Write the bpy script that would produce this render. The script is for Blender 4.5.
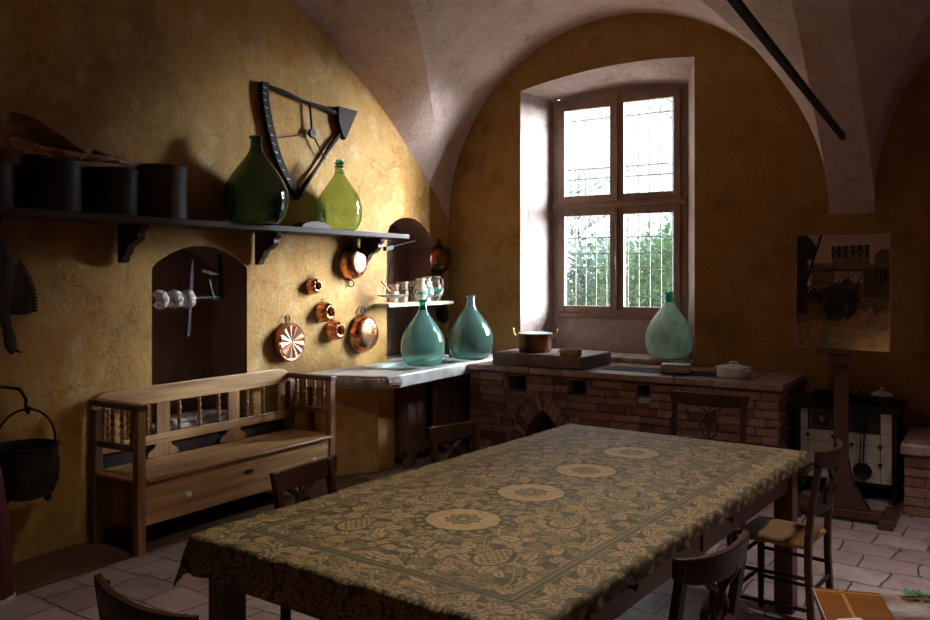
import bpy, bmesh, math, random
import numpy as np
from mathutils import Vector, Matrix, noise as mnoise
R = math.radians
PI = math.pi
rnd = random.Random(7)
scn = bpy.context.scene
for _o in list(bpy.data.objects): bpy.data.objects.remove(_o)
COL = scn.collection

# ------------------------------------------------------------------ camera, world, light, exposure
cd = bpy.data.cameras.new('camera'); cam = bpy.data.objects.new('camera', cd); COL.objects.link(cam)
cam.location = (0, 0, 1.65); cam.rotation_euler = (R(90), 0, R(32.5))
cd.sensor_width = 36; cd.lens = 32.48; cd.shift_y = -0.0376; cd.clip_start = .02; cd.clip_end = 200
scn.camera = cam
scn.view_settings.view_transform = 'Standard'; scn.view_settings.look = 'None'
scn.view_settings.gamma = 1; scn.view_settings.use_curve_mapping = False
scn.view_settings.exposure = 0.12
w = bpy.data.worlds.new('sky'); scn.world = w; w.use_nodes = True
bg = w.node_tree.nodes['Background']; bg.inputs[0].default_value = (.83, .92, 1, 1); bg.inputs[1].default_value = 3.2
sd = bpy.data.lights.new('overcast_sun', 'SUN'); sun = bpy.data.objects.new('overcast_sun', sd); COL.objects.link(sun)
sd.energy = 125; sd.angle = R(54); sd.color = (.86, .93, 1)
sun.rotation_euler = Vector((-1.2, -1, -.42)).to_track_quat('-Z', 'Y').to_euler()
def area(name, loc, direction, sx, sy, power, color):
    ld = bpy.data.lights.new(name, 'AREA'); lo = bpy.data.objects.new(name, ld); COL.objects.link(lo)
    ld.shape = 'RECTANGLE'; ld.size = sx; ld.size_y = sy; ld.energy = power; ld.color = color
    lo.location = loc; lo.rotation_euler = Vector(direction).to_track_quat('-Z', 'Y').to_euler()

try:
    scn.cycles.max_bounces = 10; scn.cycles.diffuse_bounces = 7; scn.cycles.glossy_bounces = 4
    scn.cycles.transmission_bounces = 10; scn.cycles.transparent_max_bounces = 16
    scn.cycles.caustics_reflective = False; scn.cycles.caustics_refractive = True
    scn.cycles.sample_clamp_indirect = 4
    scn.cycles.use_denoising = True
except Exception: pass

# ------------------------------------------------------------------ materials
def _n(nt, t, **kw):
    n = nt.nodes.new(t)
    for k, v in kw.items():
        if k.startswith('i_'): n.inputs[k[2:].replace('_', ' ')].default_value = v
        else: setattr(n, k, v)
    return n
def ramp(nt, fac, stops):
    r = nt.nodes.new('ShaderNodeValToRGB'); e = r.color_ramp.elements
    while len(e) < len(stops): e.new(.5)
    for k, (p, c) in enumerate(stops):
        e[k].position = p; e[k].color = (*c, 1) if len(c) == 3 else c
    nt.links.new(fac, r.inputs[0]); return r
def newmat(name):
    m = bpy.data.materials.new(name); m.use_nodes = True; nt = m.node_tree
    return m, nt, nt.nodes['Principled BSDF']
def mat(name, c1, c2=None, scale=6, rough=.6, metal=0, bump=0, bscale=40, stretch=(1, 1, 1), spec=.5, rvar=0, lo=.35, hi=.65):
    m, nt, b = newmat(name)
    tc = nt.nodes.new('ShaderNodeTexCoord'); mp = _n(nt, 'ShaderNodeMapping'); mp.inputs['Scale'].default_value = stretch
    nt.links.new(tc.outputs['Object'], mp.inputs[0])
    b.inputs['Roughness'].default_value = rough; b.inputs['Metallic'].default_value = metal
    b.inputs['Specular IOR Level'].default_value = spec
    if c2 is None: b.inputs['Base Color'].default_value = (*c1, 1)
    nz = _n(nt, 'ShaderNodeTexNoise', i_Scale=scale, i_Detail=8, i_Roughness=.6); nt.links.new(mp.outputs[0], nz.inputs['Vector'])
    if c2 is not None:
        r = ramp(nt, nz.outputs['Fac'], [(lo, c1), (hi, c2)]); nt.links.new(r.outputs[0], b.inputs['Base Color'])
    if rvar:
        r2 = ramp(nt, nz.outputs['Fac'], [(.3, (rough - rvar,)*3), (.7, (rough + rvar,)*3)]); nt.links.new(r2.outputs[0], b.inputs['Roughness'])
    if bump:
        n2 = _n(nt, 'ShaderNodeTexNoise', i_Scale=bscale, i_Detail=6); nt.links.new(mp.outputs[0], n2.inputs['Vector'])
        bp = _n(nt, 'ShaderNodeBump', i_Strength=bump, i_Distance=.01); nt.links.new(n2.outputs['Fac'], bp.inputs['Height']); nt.links.new(bp.outputs[0], b.inputs['Normal'])
    return m
def plaster(name, base, dark, pale, patch, crack=.6, bump=.5, seed=0.):
    m, nt, b = newmat(name)
    tc = nt.nodes.new('ShaderNodeTexCoord'); mp = _n(nt, 'ShaderNodeMapping'); mp.inputs['Location'].default_value = (seed, seed*.7, seed*.3)
    nt.links.new(tc.outputs['Object'], mp.inputs[0]); V = mp.outputs[0]
    a = _n(nt, 'ShaderNodeTexNoise', i_Scale=1.1, i_Detail=9, i_Roughness=.62, i_Distortion=.1); nt.links.new(V, a.inputs['Vector'])
    c = _n(nt, 'ShaderNodeTexNoise', i_Scale=3.4, i_Detail=12, i_Roughness=.72, i_Distortion=.2); nt.links.new(V, c.inputs['Vector'])
    d = _n(nt, 'ShaderNodeTexNoise', i_Scale=28, i_Detail=8, i_Roughness=.7); nt.links.new(V, d.inputs['Vector'])
    r1 = ramp(nt, a.outputs['Fac'], [(.36, dark), (.5, base), (.66, patch)])
    r2 = ramp(nt, c.outputs['Fac'], [(.52, (0, 0, 0)), (.70, (1, 1, 1))])
    mx = _n(nt, 'ShaderNodeMix', data_type='RGBA'); nt.links.new(r2.outputs[0], mx.inputs[0]); nt.links.new(r1.outputs[0], mx.inputs[6]); mx.inputs[7].default_value = (*pale, 1)
    r3 = ramp(nt, c.outputs['Fac'], [(.30, (.45, .42, .40)), (.45, (1, 1, 1))])
    mm = _n(nt, 'ShaderNodeMix', data_type='RGBA', blend_type='MULTIPLY'); mm.inputs[0].default_value = .8
    nt.links.new(mx.outputs[2], mm.inputs[6]); nt.links.new(r3.outputs[0], mm.inputs[7])
    r4 = ramp(nt, d.outputs['Fac'], [(.3, (.72, .70, .68)), (.6, (1.05, 1.05, 1.05))])
    m2 = _n(nt, 'ShaderNodeMix', data_type='RGBA', blend_type='MULTIPLY'); m2.inputs[0].default_value = .7
    nt.links.new(mm.outputs[2], m2.inputs[6]); nt.links.new(r4.outputs[0], m2.inputs[7])
    # cracks
    ds = _n(nt, 'ShaderNodeVectorMath', operation='MULTIPLY_ADD'); nt.links.new(c.outputs['Color'], ds.inputs[0]); ds.inputs[1].default_value = (.5, .5, .5); nt.links.new(V, ds.inputs[2])
    vo = _n(nt, 'ShaderNodeTexVoronoi', feature='DISTANCE_TO_EDGE', i_Scale=1.7); nt.links.new(ds.outputs[0], vo.inputs['Vector'])
    cr = ramp(nt, vo.outputs['Distance'], [(0, (1, 1, 1)), (.012, (0, 0, 0))])
    gate = ramp(nt, a.outputs['Fac'], [(.52, (0, 0, 0)), (.60, (crack,)*3)])
    cm = _n(nt, 'ShaderNodeMath', operation='MULTIPLY'); nt.links.new(cr.outputs[0], cm.inputs[0]); nt.links.new(gate.outputs[0], cm.inputs[1])
    m3 = _n(nt, 'ShaderNodeMix', data_type='RGBA'); nt.links.new(cm.outputs[0], m3.inputs[0]); nt.links.new(m2.outputs[2], m3.inputs[6]); m3.inputs[7].default_value = (.04, .025, .015, 1)
    nt.links.new(m3.outputs[2], b.inputs['Base Color'])
    b.inputs['Roughness'].default_value = .75; b.inputs['Specular IOR Level'].default_value = .3
    h = _n(nt, 'ShaderNodeMath', operation='MULTIPLY_ADD'); nt.links.new(c.outputs['Fac'], h.inputs[0]); h.inputs[1].default_value = 2.2; nt.links.new(d.outputs['Fac'], h.inputs[2])
    h2 = _n(nt, 'ShaderNodeMath', operation='MULTIPLY_ADD'); nt.links.new(cm.outputs[0], h2.inputs[0]); h2.inputs[1].default_value = -1.5; nt.links.new(h.outputs[0], h2.inputs[2])
    bp = _n(nt, 'ShaderNodeBump', i_Strength=bump, i_Distance=.012); nt.links.new(h2.outputs[0], bp.inputs['Height']); nt.links.new(bp.outputs[0], b.inputs['Normal'])
    return m
def attr_mat(name, rough=.7, bump=.3, bscale=60, spec=.4, var=.35, sheen=0):
    """colour attribute 'pattern' = the colour of the brick / print / weave at that place"""
    m, nt, b = newmat(name)
    at = _n(nt, 'ShaderNodeAttribute', attribute_name='pattern'); tc = nt.nodes.new('ShaderNodeTexCoord')
    nz = _n(nt, 'ShaderNodeTexNoise', i_Scale=14, i_Detail=8, i_Roughness=.7); nt.links.new(tc.outputs['Object'], nz.inputs['Vector'])
    rr = ramp(nt, nz.outputs['Fac'], [(.3, (1 - var,)*3), (.7, (1 + var,)*3)])
    mm = _n(nt, 'ShaderNodeMix', data_type='RGBA', blend_type='MULTIPLY'); mm.inputs[0].default_value = 1
    nt.links.new(at.outputs['Color'], mm.inputs[6]); nt.links.new(rr.outputs[0], mm.inputs[7]); nt.links.new(mm.outputs[2], b.inputs['Base Color'])
    b.inputs['Roughness'].default_value = rough; b.inputs['Specular IOR Level'].default_value = spec
    if sheen: b.inputs['Sheen Weight'].default_value = sheen
    n2 = _n(nt, 'ShaderNodeTexNoise', i_Scale=bscale, i_Detail=6); nt.links.new(tc.outputs['Object'], n2.inputs['Vector'])
    bp = _n(nt, 'ShaderNodeBump', i_Strength=bump, i_Distance=.008); nt.links.new(n2.outputs['Fac'], bp.inputs['Height']); nt.links.new(bp.outputs[0], b.inputs['Normal'])
    return m
def glass(name, col, dust=.35, dustcol=(.5, .62, .55), rough=.03, dfac=.3):
    m, nt, b = newmat(name)
    b.inputs['Base Color'].default_value = (*col, 1); b.inputs['Transmission Weight'].default_value = 1; b.inputs['Roughness'].default_value = rough; b.inputs['IOR'].default_value = 1.45
    tc = nt.nodes.new('ShaderNodeTexCoord'); nz = _n(nt, 'ShaderNodeTexNoise', i_Scale=5, i_Detail=10, i_Roughness=.7); nt.links.new(tc.outputs['Object'], nz.inputs['Vector'])
    rr = ramp(nt, nz.outputs['Fac'], [(.35, (dust*.5,)*3), (.7, (dust*1.4,)*3)])
    tr = _n(nt, 'ShaderNodeBsdfTranslucent'); tr.inputs[0].default_value = (*dustcol, 1)
    df = _n(nt, 'ShaderNodeBsdfDiffuse'); df.inputs[0].default_value = (*dustcol, 1)
    ms = _n(nt, 'ShaderNodeMixShader'); ms.inputs[0].default_value = dfac; nt.links.new(tr.outputs[0], ms.inputs[1]); nt.links.new(df.outputs[0], ms.inputs[2])
    mf = _n(nt, 'ShaderNodeMixShader'); nt.links.new(rr.outputs[0], mf.inputs[0]); nt.links.new(b.outputs[0], mf.inputs[1]); nt.links.new(ms.outputs[0], mf.inputs[2])
    nt.links.new(mf.outputs[0], nt.nodes['Material Output'].inputs[0]); return m
def pane_mat(name, tint=(.97, .99, 1), gl=.07):
    m, nt, b = newmat(name)
    t = _n(nt, 'ShaderNodeBsdfTransparent'); t.inputs[0].default_value = (*tint, 1); g = _n(nt, 'ShaderNodeBsdfGlossy'); g.inputs['Roughness'].default_value = .03
    ms = _n(nt, 'ShaderNodeMixShader'); ms.inputs[0].default_value = gl; nt.links.new(t.outputs[0], ms.inputs[1]); nt.links.new(g.outputs[0], ms.inputs[2])
    nt.links.new(ms.outputs[0], nt.nodes['Material Output'].inputs[0]); return m
def floor_mat():
    m, nt, b = newmat('worn_terracotta_floor')
    tc = nt.nodes.new('ShaderNodeTexCoord')
    nz = _n(nt, 'ShaderNodeTexNoise', i_Scale=2.5, i_Detail=8); nt.links.new(tc.outputs['Object'], nz.inputs['Vector'])
    ds = _n(nt, 'ShaderNodeVectorMath', operation='MULTIPLY_ADD'); nt.links.new(nz.outputs['Color'], ds.inputs[0]); ds.inputs[1].default_value = (.13, .13, 0); nt.links.new(tc.outputs['Object'], ds.inputs[2])
    br = _n(nt, 'ShaderNodeTexBrick', i_Scale=1, i_Mortar_Size=.006, i_Mortar_Smooth=.3, i_Bias=0, i_Brick_Width=.30, i_Row_Height=.25)
    br.inputs['Color1'].default_value = (.34, .25, .235, 1); br.inputs['Color2'].default_value = (.45, .365, .36, 1); br.inputs['Mortar'].default_value = (.11, .08, .07, 1)
    nt.links.new(ds.outputs[0], br.inputs['Vector'])
    n2 = _n(nt, 'ShaderNodeTexNoise', i_Scale=5, i_Detail=12, i_Roughness=.75); nt.links.new(tc.outputs['Object'], n2.inputs['Vector'])
    r = ramp(nt, n2.outputs['Fac'], [(.33, (.45, .42, .42)), (.42, (.9, .88, .88)), (.7, (1.25, 1.25, 1.3))])
    mm = _n(nt, 'ShaderNodeMix', data_type='RGBA', blend_type='MULTIPLY'); mm.inputs[0].default_value = 1
    nt.links.new(br.outputs['Color'], mm.inputs[6]); nt.links.new(r.outputs[0], mm.inputs[7]); nt.links.new(mm.outputs[2], b.inputs['Base Color'])
    r2 = ramp(nt, n2.outputs['Fac'], [(.35, (.55,)*3), (.65, (.24,)*3)]); nt.links.new(r2.outputs[0], b.inputs['Roughness'])
    b.inputs['Specular IOR Level'].default_value = .6
    h = _n(nt, 'ShaderNodeMath', operation='MULTIPLY_ADD'); nt.links.new(br.outputs['Fac'], h.inputs[0]); h.inputs[1].default_value = -1.2; nt.links.new(n2.outputs['Fac'], h.inputs[2])
    bp = _n(nt, 'ShaderNodeBump', i_Strength=.8, i_Distance=.012); nt.links.new(h.outputs[0], bp.inputs['Height']); nt.links.new(bp.outputs[0], b.inputs['Normal'])
    return m
def leaf_mat(name, col, col2):
    m, nt, b = newmat(name)
    oi = nt.nodes.new('ShaderNodeTexCoord'); nz = _n(nt, 'ShaderNodeTexNoise', i_Scale=3.5, i_Detail=3); nt.links.new(oi.outputs['Object'], nz.inputs['Vector'])
    r = ramp(nt, nz.outputs['Fac'], [(.35, col), (.65, col2)])
    d = _n(nt, 'ShaderNodeBsdfDiffuse'); t = _n(nt, 'ShaderNodeBsdfTranslucent'); nt.links.new(r.outputs[0], d.inputs[0]); nt.links.new(r.outputs[0], t.inputs[0])
    ms = _n(nt, 'ShaderNodeMixShader'); ms.inputs[0].default_value = .5; nt.links.new(d.outputs[0], ms.inputs[1]); nt.links.new(t.outputs[0], ms.inputs[2])
    nt.links.new(ms.outputs[0], nt.nodes['Material Output'].inputs[0]); return m

M = {}
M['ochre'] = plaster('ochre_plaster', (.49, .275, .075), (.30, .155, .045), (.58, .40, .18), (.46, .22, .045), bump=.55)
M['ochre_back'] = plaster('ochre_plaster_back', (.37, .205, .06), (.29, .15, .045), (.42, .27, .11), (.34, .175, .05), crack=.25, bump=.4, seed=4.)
M['vault'] = plaster('rose_vault_plaster', (.62, .46, .39), (.53, .37, .305), (.70, .55, .48), (.62, .46, .39), crack=.15, bump=.4, seed=9.)
M['reveal'] = plaster('pale_pink_plaster', (.43, .33, .295), (.35, .255, .22), (.52, .43, .40), (.43, .32, .28), crack=.2, bump=.4, seed=2.)
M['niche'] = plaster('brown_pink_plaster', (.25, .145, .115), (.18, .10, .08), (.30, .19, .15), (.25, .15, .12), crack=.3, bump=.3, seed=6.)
M['rubble'] = mat('broken_plaster', (.26, .14, .08), (.60, .40, .26), scale=7, rough=.9, bump=1, bscale=25)
M['floor'] = floor_mat()
M['strip'] = mat('brown_floor_strip', (.085, .045, .025), (.16, .09, .05), scale=5, rough=.6, bump=.5, bscale=14)
M['brick'] = attr_mat('old_brick', rough=.85, bump=.9, bscale=45)
M['mortar'] = mat('brick_mortar', (.15, .085, .062), (.24, .15, .115), scale=12, rough=.95, bump=.8)
M['tile_top'] = mat('terracotta_slab', (.26, .155, .125), (.42, .29, .25), scale=7, rough=.30, bump=.4, bscale=18)
M['marble'] = mat('worn_marble', (.40, .38, .35), (.68, .67, .64), scale=6, rough=.4, bump=.35, bscale=22)
M['marble_in'] = mat('sink_basin_stone', (.26, .36, .32), (.42, .50, .46), scale=5, rough=.35)
M['stone_edge'] = mat('rough_stone_edge', (.20, .13, .10), (.55, .50, .46), scale=11, rough=.8, bump=1, bscale=25)
M['dwood'] = mat('dark_walnut', (.017, .006, .004), (.042, .0145, .0085), scale=5, rough=.42, spec=.3, bump=.15, bscale=30, stretch=(1, 1, .2))
M['dwood2'] = mat('dark_brown_boards', (.03, .015, .011), (.075, .038, .026), scale=4, rough=.5, spec=.3, bump=.35, bscale=16, stretch=(1, 1, .18))
M['easelwood'] = mat('dark_red_easel_wood', (.045, .014, .010), (.085, .03, .022), scale=4, rough=.45, bump=.2, bscale=16, stretch=(1, 1, .18))
M['shelfwood'] = mat('dark_shelf_wood', (.03, .018, .014), (.085, .055, .045), scale=4, rough=.6, spec=.3, bump=.4, bscale=16, stretch=(1, .12, 1))
M['pine'] = mat('worn_pine', (.22, .095, .03), (.56, .33, .145), scale=7, rough=.42, bump=.35, bscale=20, stretch=(2.2, .16, 2.6), lo=.3, hi=.66)
M['pine_v'] = mat('worn_pine_upright', (.17, .075, .028), (.42, .23, .10), scale=7, rough=.42, bump=.25, bscale=14, stretch=(2, 2, .2))
M['pine_dark'] = mat('stained_pine', (.09, .04, .018), (.19, .095, .045), scale=4, rough=.42, bump=.25, bscale=14, stretch=(2, 1, .3))
M['winwood'] = mat('window_brown_paint', (.20, .12, .085), (.30, .19, .14), scale=5, rough=.5, bump=.3, bscale=25, stretch=(1, 1, .3))
M['tablewood'] = mat('old_table_wood', (.07, .032, .018), (.15, .075, .042), scale=4, rough=.5, bump=.25, bscale=14, stretch=(1, .2, 1))
M['iron'] = mat('black_iron', (.010, .009, .008), (.035, .028, .022), scale=12, rough=.55, metal=.6, bump=.3)
M['darkmetal'] = mat('dark_tin', (.012, .012, .010), (.03, .028, .023), scale=6, rough=.5, metal=.2, bump=.2)
M['grille'] = mat('grey_iron_bar', (.045, .05, .05), (.09, .095, .095), scale=12, rough=.6)
M['copper'] = mat('aged_copper', (.42, .135, .06), (.72, .32, .18), scale=5, rough=.24, metal=1, bump=.12, bscale=30, rvar=.1)
M['copper_soft'] = mat('dull_copper', (.36, .15, .09), (.62, .31, .20), scale=5, rough=.45, metal=1, bump=.15, bscale=30)
M['slab'] = mat('dark_brown_slab', (.11, .065, .05), (.20, .13, .105), scale=5, rough=.5, bump=.4)
M['cabwood'] = mat('brown_cabinet_wood', (.13, .07, .06), (.22, .13, .115), scale=4, rough=.5, bump=.35, bscale=16, stretch=(1, 1, .18))
M['copper_dark'] = mat('tarnished_copper', (.09, .035, .02), (.28, .11, .06), scale=6, rough=.35, metal=1, bump=.2, bscale=30)
M['brass'] = mat('brass', (.30, .19, .06), (.55, .38, .15), scale=6, rough=.3, metal=1)
M['alu'] = mat('aluminium', (.68, .70, .73), (.88, .89, .90), scale=5, rough=.3, metal=.3)
M['chrome'] = mat('white_porcelain', (.78, .78, .80), None, rough=.12)
M['tin_lining'] = mat('tin_lining', (.5, .5, .5), (.75, .75, .75), scale=8, rough=.3, metal=1)
M['rush'] = mat('rush_weave', (.22, .10, .03), (.42, .22, .07), scale=30, rough=.6, bump=.8, bscale=60, stretch=(1, 6, 1))
M['enamel'] = mat('cream_enamel_tile', (.46, .40, .34), (.56, .50, .43), scale=4, rough=.25)
M['grout'] = mat('tile_joint', (.12, .09, .07), rough=.8)
M['ceramic'] = mat('cream_ceramic', (.50, .42, .32), (.70, .64, .54), scale=16, rough=.3)
M['ceramic_brown'] = mat('brown_patterned_ceramic', (.12, .055, .03), (.62, .50, .38), scale=28, rough=.35, lo=.45, hi=.55)
M['green_paint'] = mat('green_glaze', (.04, .26, .20), (.70, .64, .54), scale=26, rough=.3, lo=.46, hi=.54)
M['quad'] = mat('black_brown_wood', (.012, .006, .005), (.035, .017, .012), scale=5, rough=.7, spec=.2, bump=.3)
M['clay'] = mat('light_clay', (.38, .22, .13), (.52, .34, .22), scale=9, rough=.6)
M['white_bone'] = mat('chalky_white_discs', (.30, .25, .22), (.78, .74, .70), scale=35, rough=.8, bump=.8, lo=.42, hi=.55)
M['feather'] = mat('dark_feathers', (.025, .017, .012), (.095, .065, .045), scale=14, rough=.7, bump=.8, bscale=45, stretch=(1, 1, .3))
M['red'] = mat('dark_red_cloth', (.075, .006, .009), (.12, .014, .016), scale=8, rough=.6, bump=.3)
M['whiteplastic'] = mat('white_tip', (.7, .75, .75), rough=.4)
M['gl_teal'] = glass('teal_glass', (.66, .93, .87), .13, (.50, .72, .67))
M['gl_teal2'] = glass('deep_teal_glass', (.60, .86, .80), .07, (.40, .60, .55))
M['gl_pale'] = glass('pale_teal_glass', (.82, .98, .94), .80, (.84, .99, .93))
M['gl_green'] = glass('bottle_green_glass', (.66, .80, .46), .12, (.30, .34, .16))
M['gl_dark'] = glass('dark_olive_glass', (.22, .30, .19), .18, (.035, .05, .032))
M['gl_neck'] = glass('green_neck_glass', (.10, .45, .30), .15, (.05, .25, .17))
M['pane'] = pane_mat('window_pane')
M['plastic'] = pane_mat('plastic_painted_glare', (.93, .93, .95), .16)  # clear film; its whitish glare is painted in below as patchy diffuse colour
_nt = M['plastic'].node_tree; _o = _nt.nodes['Material Output']; _l = _o.inputs[0].links[0].from_socket
_d = _nt.nodes.new('ShaderNodeBsdfDiffuse'); _d.inputs[0].default_value = (.62, .58, .58, 1); _m = _nt.nodes.new('ShaderNodeMixShader')
_tc = _nt.nodes.new('ShaderNodeTexCoord'); _z = _n(_nt, 'ShaderNodeTexNoise', i_Scale=7, i_Detail=4, i_Distortion=1.0); _nt.links.new(_tc.outputs['Object'], _z.inputs['Vector'])
_r = ramp(_nt, _z.outputs['Fac'], [(.38, (.06,)*3), (.62, (.62,)*3)]); _nt.links.new(_r.outputs[0], _m.inputs[0]); _nt.links.new(_l, _m.inputs[1]); _nt.links.new(_d.outputs[0], _m.inputs[2]); _nt.links.new(_m.outputs[0], _o.inputs[0])
M['cloth'] = attr_mat('patterned_tablecloth', rough=.62, bump=.35, bscale=220, spec=.42, var=.15)
M['print'] = attr_mat('sepia_print', rough=.5, bump=.0, spec=.2, var=.03)
M['paper'] = mat('white_paper', (.62, .60, .60), (.72, .70, .70), rough=.5)
M['inlay'] = mat('yellow_inlay', (.42, .21, .05), rough=.35)
M['stand_wood'] = mat('orange_veneer', (.19, .07, .02), (.29, .12, .035), scale=4, rough=.22, stretch=(.3, 2, 1))
M['stucco'] = mat('ochre_pedestal', (.46, .23, .05), (.66, .40, .13), scale=5, rough=.7, bump=.4, bscale=15)
M['bounce_ground'] = mat('pale_bounce_ground', (.58, .55, .50), (.72, .69, .63), rough=.9)  # unseen ground made this pale to throw daylight up into the vault
M['leaf1'] = leaf_mat('leaf_green', (.035, .065, .03), (.10, .15, .075))
M['leaf2'] = leaf_mat('leaf_blue_green', (.04, .075, .055), (.10, .15, .11))
M['leaf3'] = leaf_mat('leaf_pale', (.20, .22, .20), (.30, .32, .29))
M['bark'] = mat('bark', (.06, .05, .04), (.10, .085, .07), rough=.9)

# ------------------------------------------------------------------ mesh helpers
class MB:
    def __init__(s): s.v = []; s.f = []; s.c = []; s.mi = []; s.col = None; s.m = 0
    def add(s, vs, fs):
        b = len(s.v); s.v += [tuple(x) for x in vs]
        for f in fs: s.f.append(tuple(i + b for i in f)); s.c.append(s.col); s.mi.append(s.m)
        return s
    def box(s, x0, x1, y0, y1, z0, z1, mtx=None, jit=0):
        vs = [Vector((x, y, z)) for z in (z0, z1) for y in (y0, y1) for x in (x0, x1)]
        if jit: vs = [p + Vector((rnd.uniform(-jit, jit) for _ in range(3))) for p in vs]
        if mtx is not None: vs = [mtx @ p for p in vs]
        return s.add(vs, [(0, 2, 3, 1), (4, 5, 7, 6), (0, 1, 5, 4), (2, 6, 7, 3), (0, 4, 6, 2), (1, 3, 7, 5)])
    def bar(s, a, b, wx, wz, up=(0, 0, 1)):
        a = Vector(a); b = Vector(b); d = (b - a).normalized(); u = Vector(up)
        if abs(d.dot(u)) > .98: u = Vector((1, 0, 0))
        sd = d.cross(u).normalized(); u = sd.cross(d).normalized()
        vs = [p + sd*(i*wx/2) + u*(j*wz/2) for p in (a, b) for j in (-1, 1) for i in (-1, 1)]
        return s.add(vs, [(0, 1, 3, 2), (4, 6, 7, 5), (0, 4, 5, 1), (2, 3, 7, 6), (0, 2, 6, 4), (1, 5, 7, 3)])
    def tube(s, pts, r, n=8, closed=False, rs=None, flat=None):
        pts = [Vector(p) for p in pts]; N = len(pts); vs = []; fs = []; pu = None
        for i, p in enumerate(pts):
            if closed: d = pts[(i + 1) % N] - pts[i - 1]
            else: d = pts[min(i + 1, N - 1)] - pts[max(i - 1, 0)]
            d.normalize()
            u = pu if pu is not None else (Vector((0, 0, 1)) if abs(d.z) < .9 else Vector((1, 0, 0)))
            u = (u - d*u.dot(d)); u = u.normalized() if u.length > 1e-6 else d.orthogonal().normalized()
            sd = d.cross(u); pu = u; rr = rs[i] if rs else r
            for k in range(n):
                a = 2*PI*k/n; vs.append(p + u*(math.cos(a)*rr*(flat or 1)) + sd*(math.sin(a)*rr))
        for i in range(N if closed else N - 1):
            for k in range(n):
                j = (i + 1) % N; fs.append((i*n + k, i*n + (k + 1) % n, j*n + (k + 1) % n, j*n + k))
        if not closed: fs += [tuple(range(n - 1, -1, -1)), tuple((N - 1)*n + k for k in range(n))]
        return s.add(vs, fs)
    def lathe(s, prof, n=32, mtx=None, flute=0, nf=12, fl=None, sy=1.0):
        vs = []; fs = []; N = len(prof)
        for i, (r, z) in enumerate(prof):
            for k in range(n):
                a = 2*PI*k/n; q = r*(1 + flute*math.cos(nf*a)*(fl[i] if fl else 1)); vs.append(Vector((math.cos(a)*q, math.sin(a)*q*sy, z)))
        for i in range(N - 1):
            for k in range(n): fs.append((i*n + k, i*n + (k + 1) % n, (i + 1)*n + (k + 1) % n, (i + 1)*n + k))
        if prof[0][0] > 1e-4: fs.append(tuple(range(n - 1, -1, -1)))
        if prof[-1][0] > 1e-4: fs.append(tuple((N - 1)*n + k for k in range(n)))
        if mtx is not None: vs = [mtx @ p for p in vs]
        return s.add(vs, fs)
    def prism(s, poly, y0, y1, axes='xz', mtx=None):
        """poly in two axes, extruded along the third"""
        n = len(poly)
        def P(a, b, c):
            return Vector((a, c, b)) if axes == 'xz' else Vector((c, a, b)) if axes == 'yz' else Vector((a, b, c))
        vs = [P(a, b, y0) for a, b in poly] + [P(a, b, y1) for a, b in poly]
        if mtx is not None: vs = [mtx @ p for p in vs]
        return s.add(vs, [tuple(range(n)), tuple(range(2*n - 1, n - 1, -1))] + [(i, i + n, (i + 1) % n + n, (i + 1) % n) for i in range(n)])
    def build(s, name, m, parent=None, smooth=False, bevel=0, loc=None, angle=None, recalc=True, subsurf=0, weld=False):
        me = bpy.data.meshes.new(name); me.from_pydata(s.v, [], s.f); me.update()
        for mm in (m if isinstance(m, (list, tuple)) else [m]): me.materials.append(mm)
        if any(s.mi): me.polygons.foreach_set('material_index', s.mi)
        if any(c is not None for c in s.c):
            ca = me.color_attributes.new('pattern', 'FLOAT_COLOR', 'CORNER')
            arr = []
            for p, c in zip(me.polygons, s.c): arr += list((*(c or (.2, .1, .08)), 1))*p.loop_total
            ca.data.foreach_set('color', arr)
        if recalc:
            bm = bmesh.new(); bm.from_mesh(me); (bmesh.ops.remove_doubles(bm, verts=bm.verts, dist=1e-5) if weld else None)
            bmesh.ops.recalc_face_normals(bm, faces=bm.faces); bm.to_mesh(me); bm.free()
        o = bpy.data.objects.new(name, me); COL.objects.link(o)
        if smooth:
            for p in me.polygons: p.use_smooth = True
            me.set_sharp_from_angle(angle=R(angle or 40))
        if isinstance(bevel, float) and bevel > 0:
            bv = o.modifiers.new('bevel', 'BEVEL'); bv.width = bevel; bv.segments = 2; bv.limit_method = 'ANGLE'; bv.angle_limit = R(40)
        if subsurf:
            sb = o.modifiers.new('sub', 'SUBSURF'); sb.levels = subsurf; sb.render_levels = subsurf
        if parent is not None: o.parent = parent
        if loc is not None: o.location = loc
        return o
def tag(o, label=None, cat=None, group=None, kind=None):
    if label: o['label'] = label
    if cat: o['category'] = cat
    if group: o['group'] = group
    if kind: o['kind'] = kind
    return o
def thing(name, label, cat, loc=(0, 0, 0), rz=0, group=None):
    o = bpy.data.objects.new(name, None); COL.objects.link(o); o.empty_display_size = .1
    o.location = loc; o.rotation_euler = (0, 0, rz); return tag(o, label, cat, group)
def structure(o): o['kind'] = 'structure'; return o
def copy_tree(o, parent=None):
    c = o.copy(); COL.objects.link(c); c.parent = parent
    for ch in list(o.children): copy_tree(ch, c)
    return c
AX = Matrix.Rotation(R(90), 4, 'Y')          # lathe axis z -> +x (hanging on the left wall)
def spline(pts, n=8):
    out = []
    P = [Vector(p) for p in pts]; P = [P[0]*2 - P[1]] + P + [P[-1]*2 - P[-2]]
    for i in range(1, len(P) - 2):
        for k in range(n):
            t = k/n; a, b, c, d = P[i - 1:i + 3]
            out.append(.5*((2*b) + (c - a)*t + (2*a - 5*b + 4*c - d)*t*t + (3*b - a - 3*c + d)*t**3))
    out.append(P[-2]); return out

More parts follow.
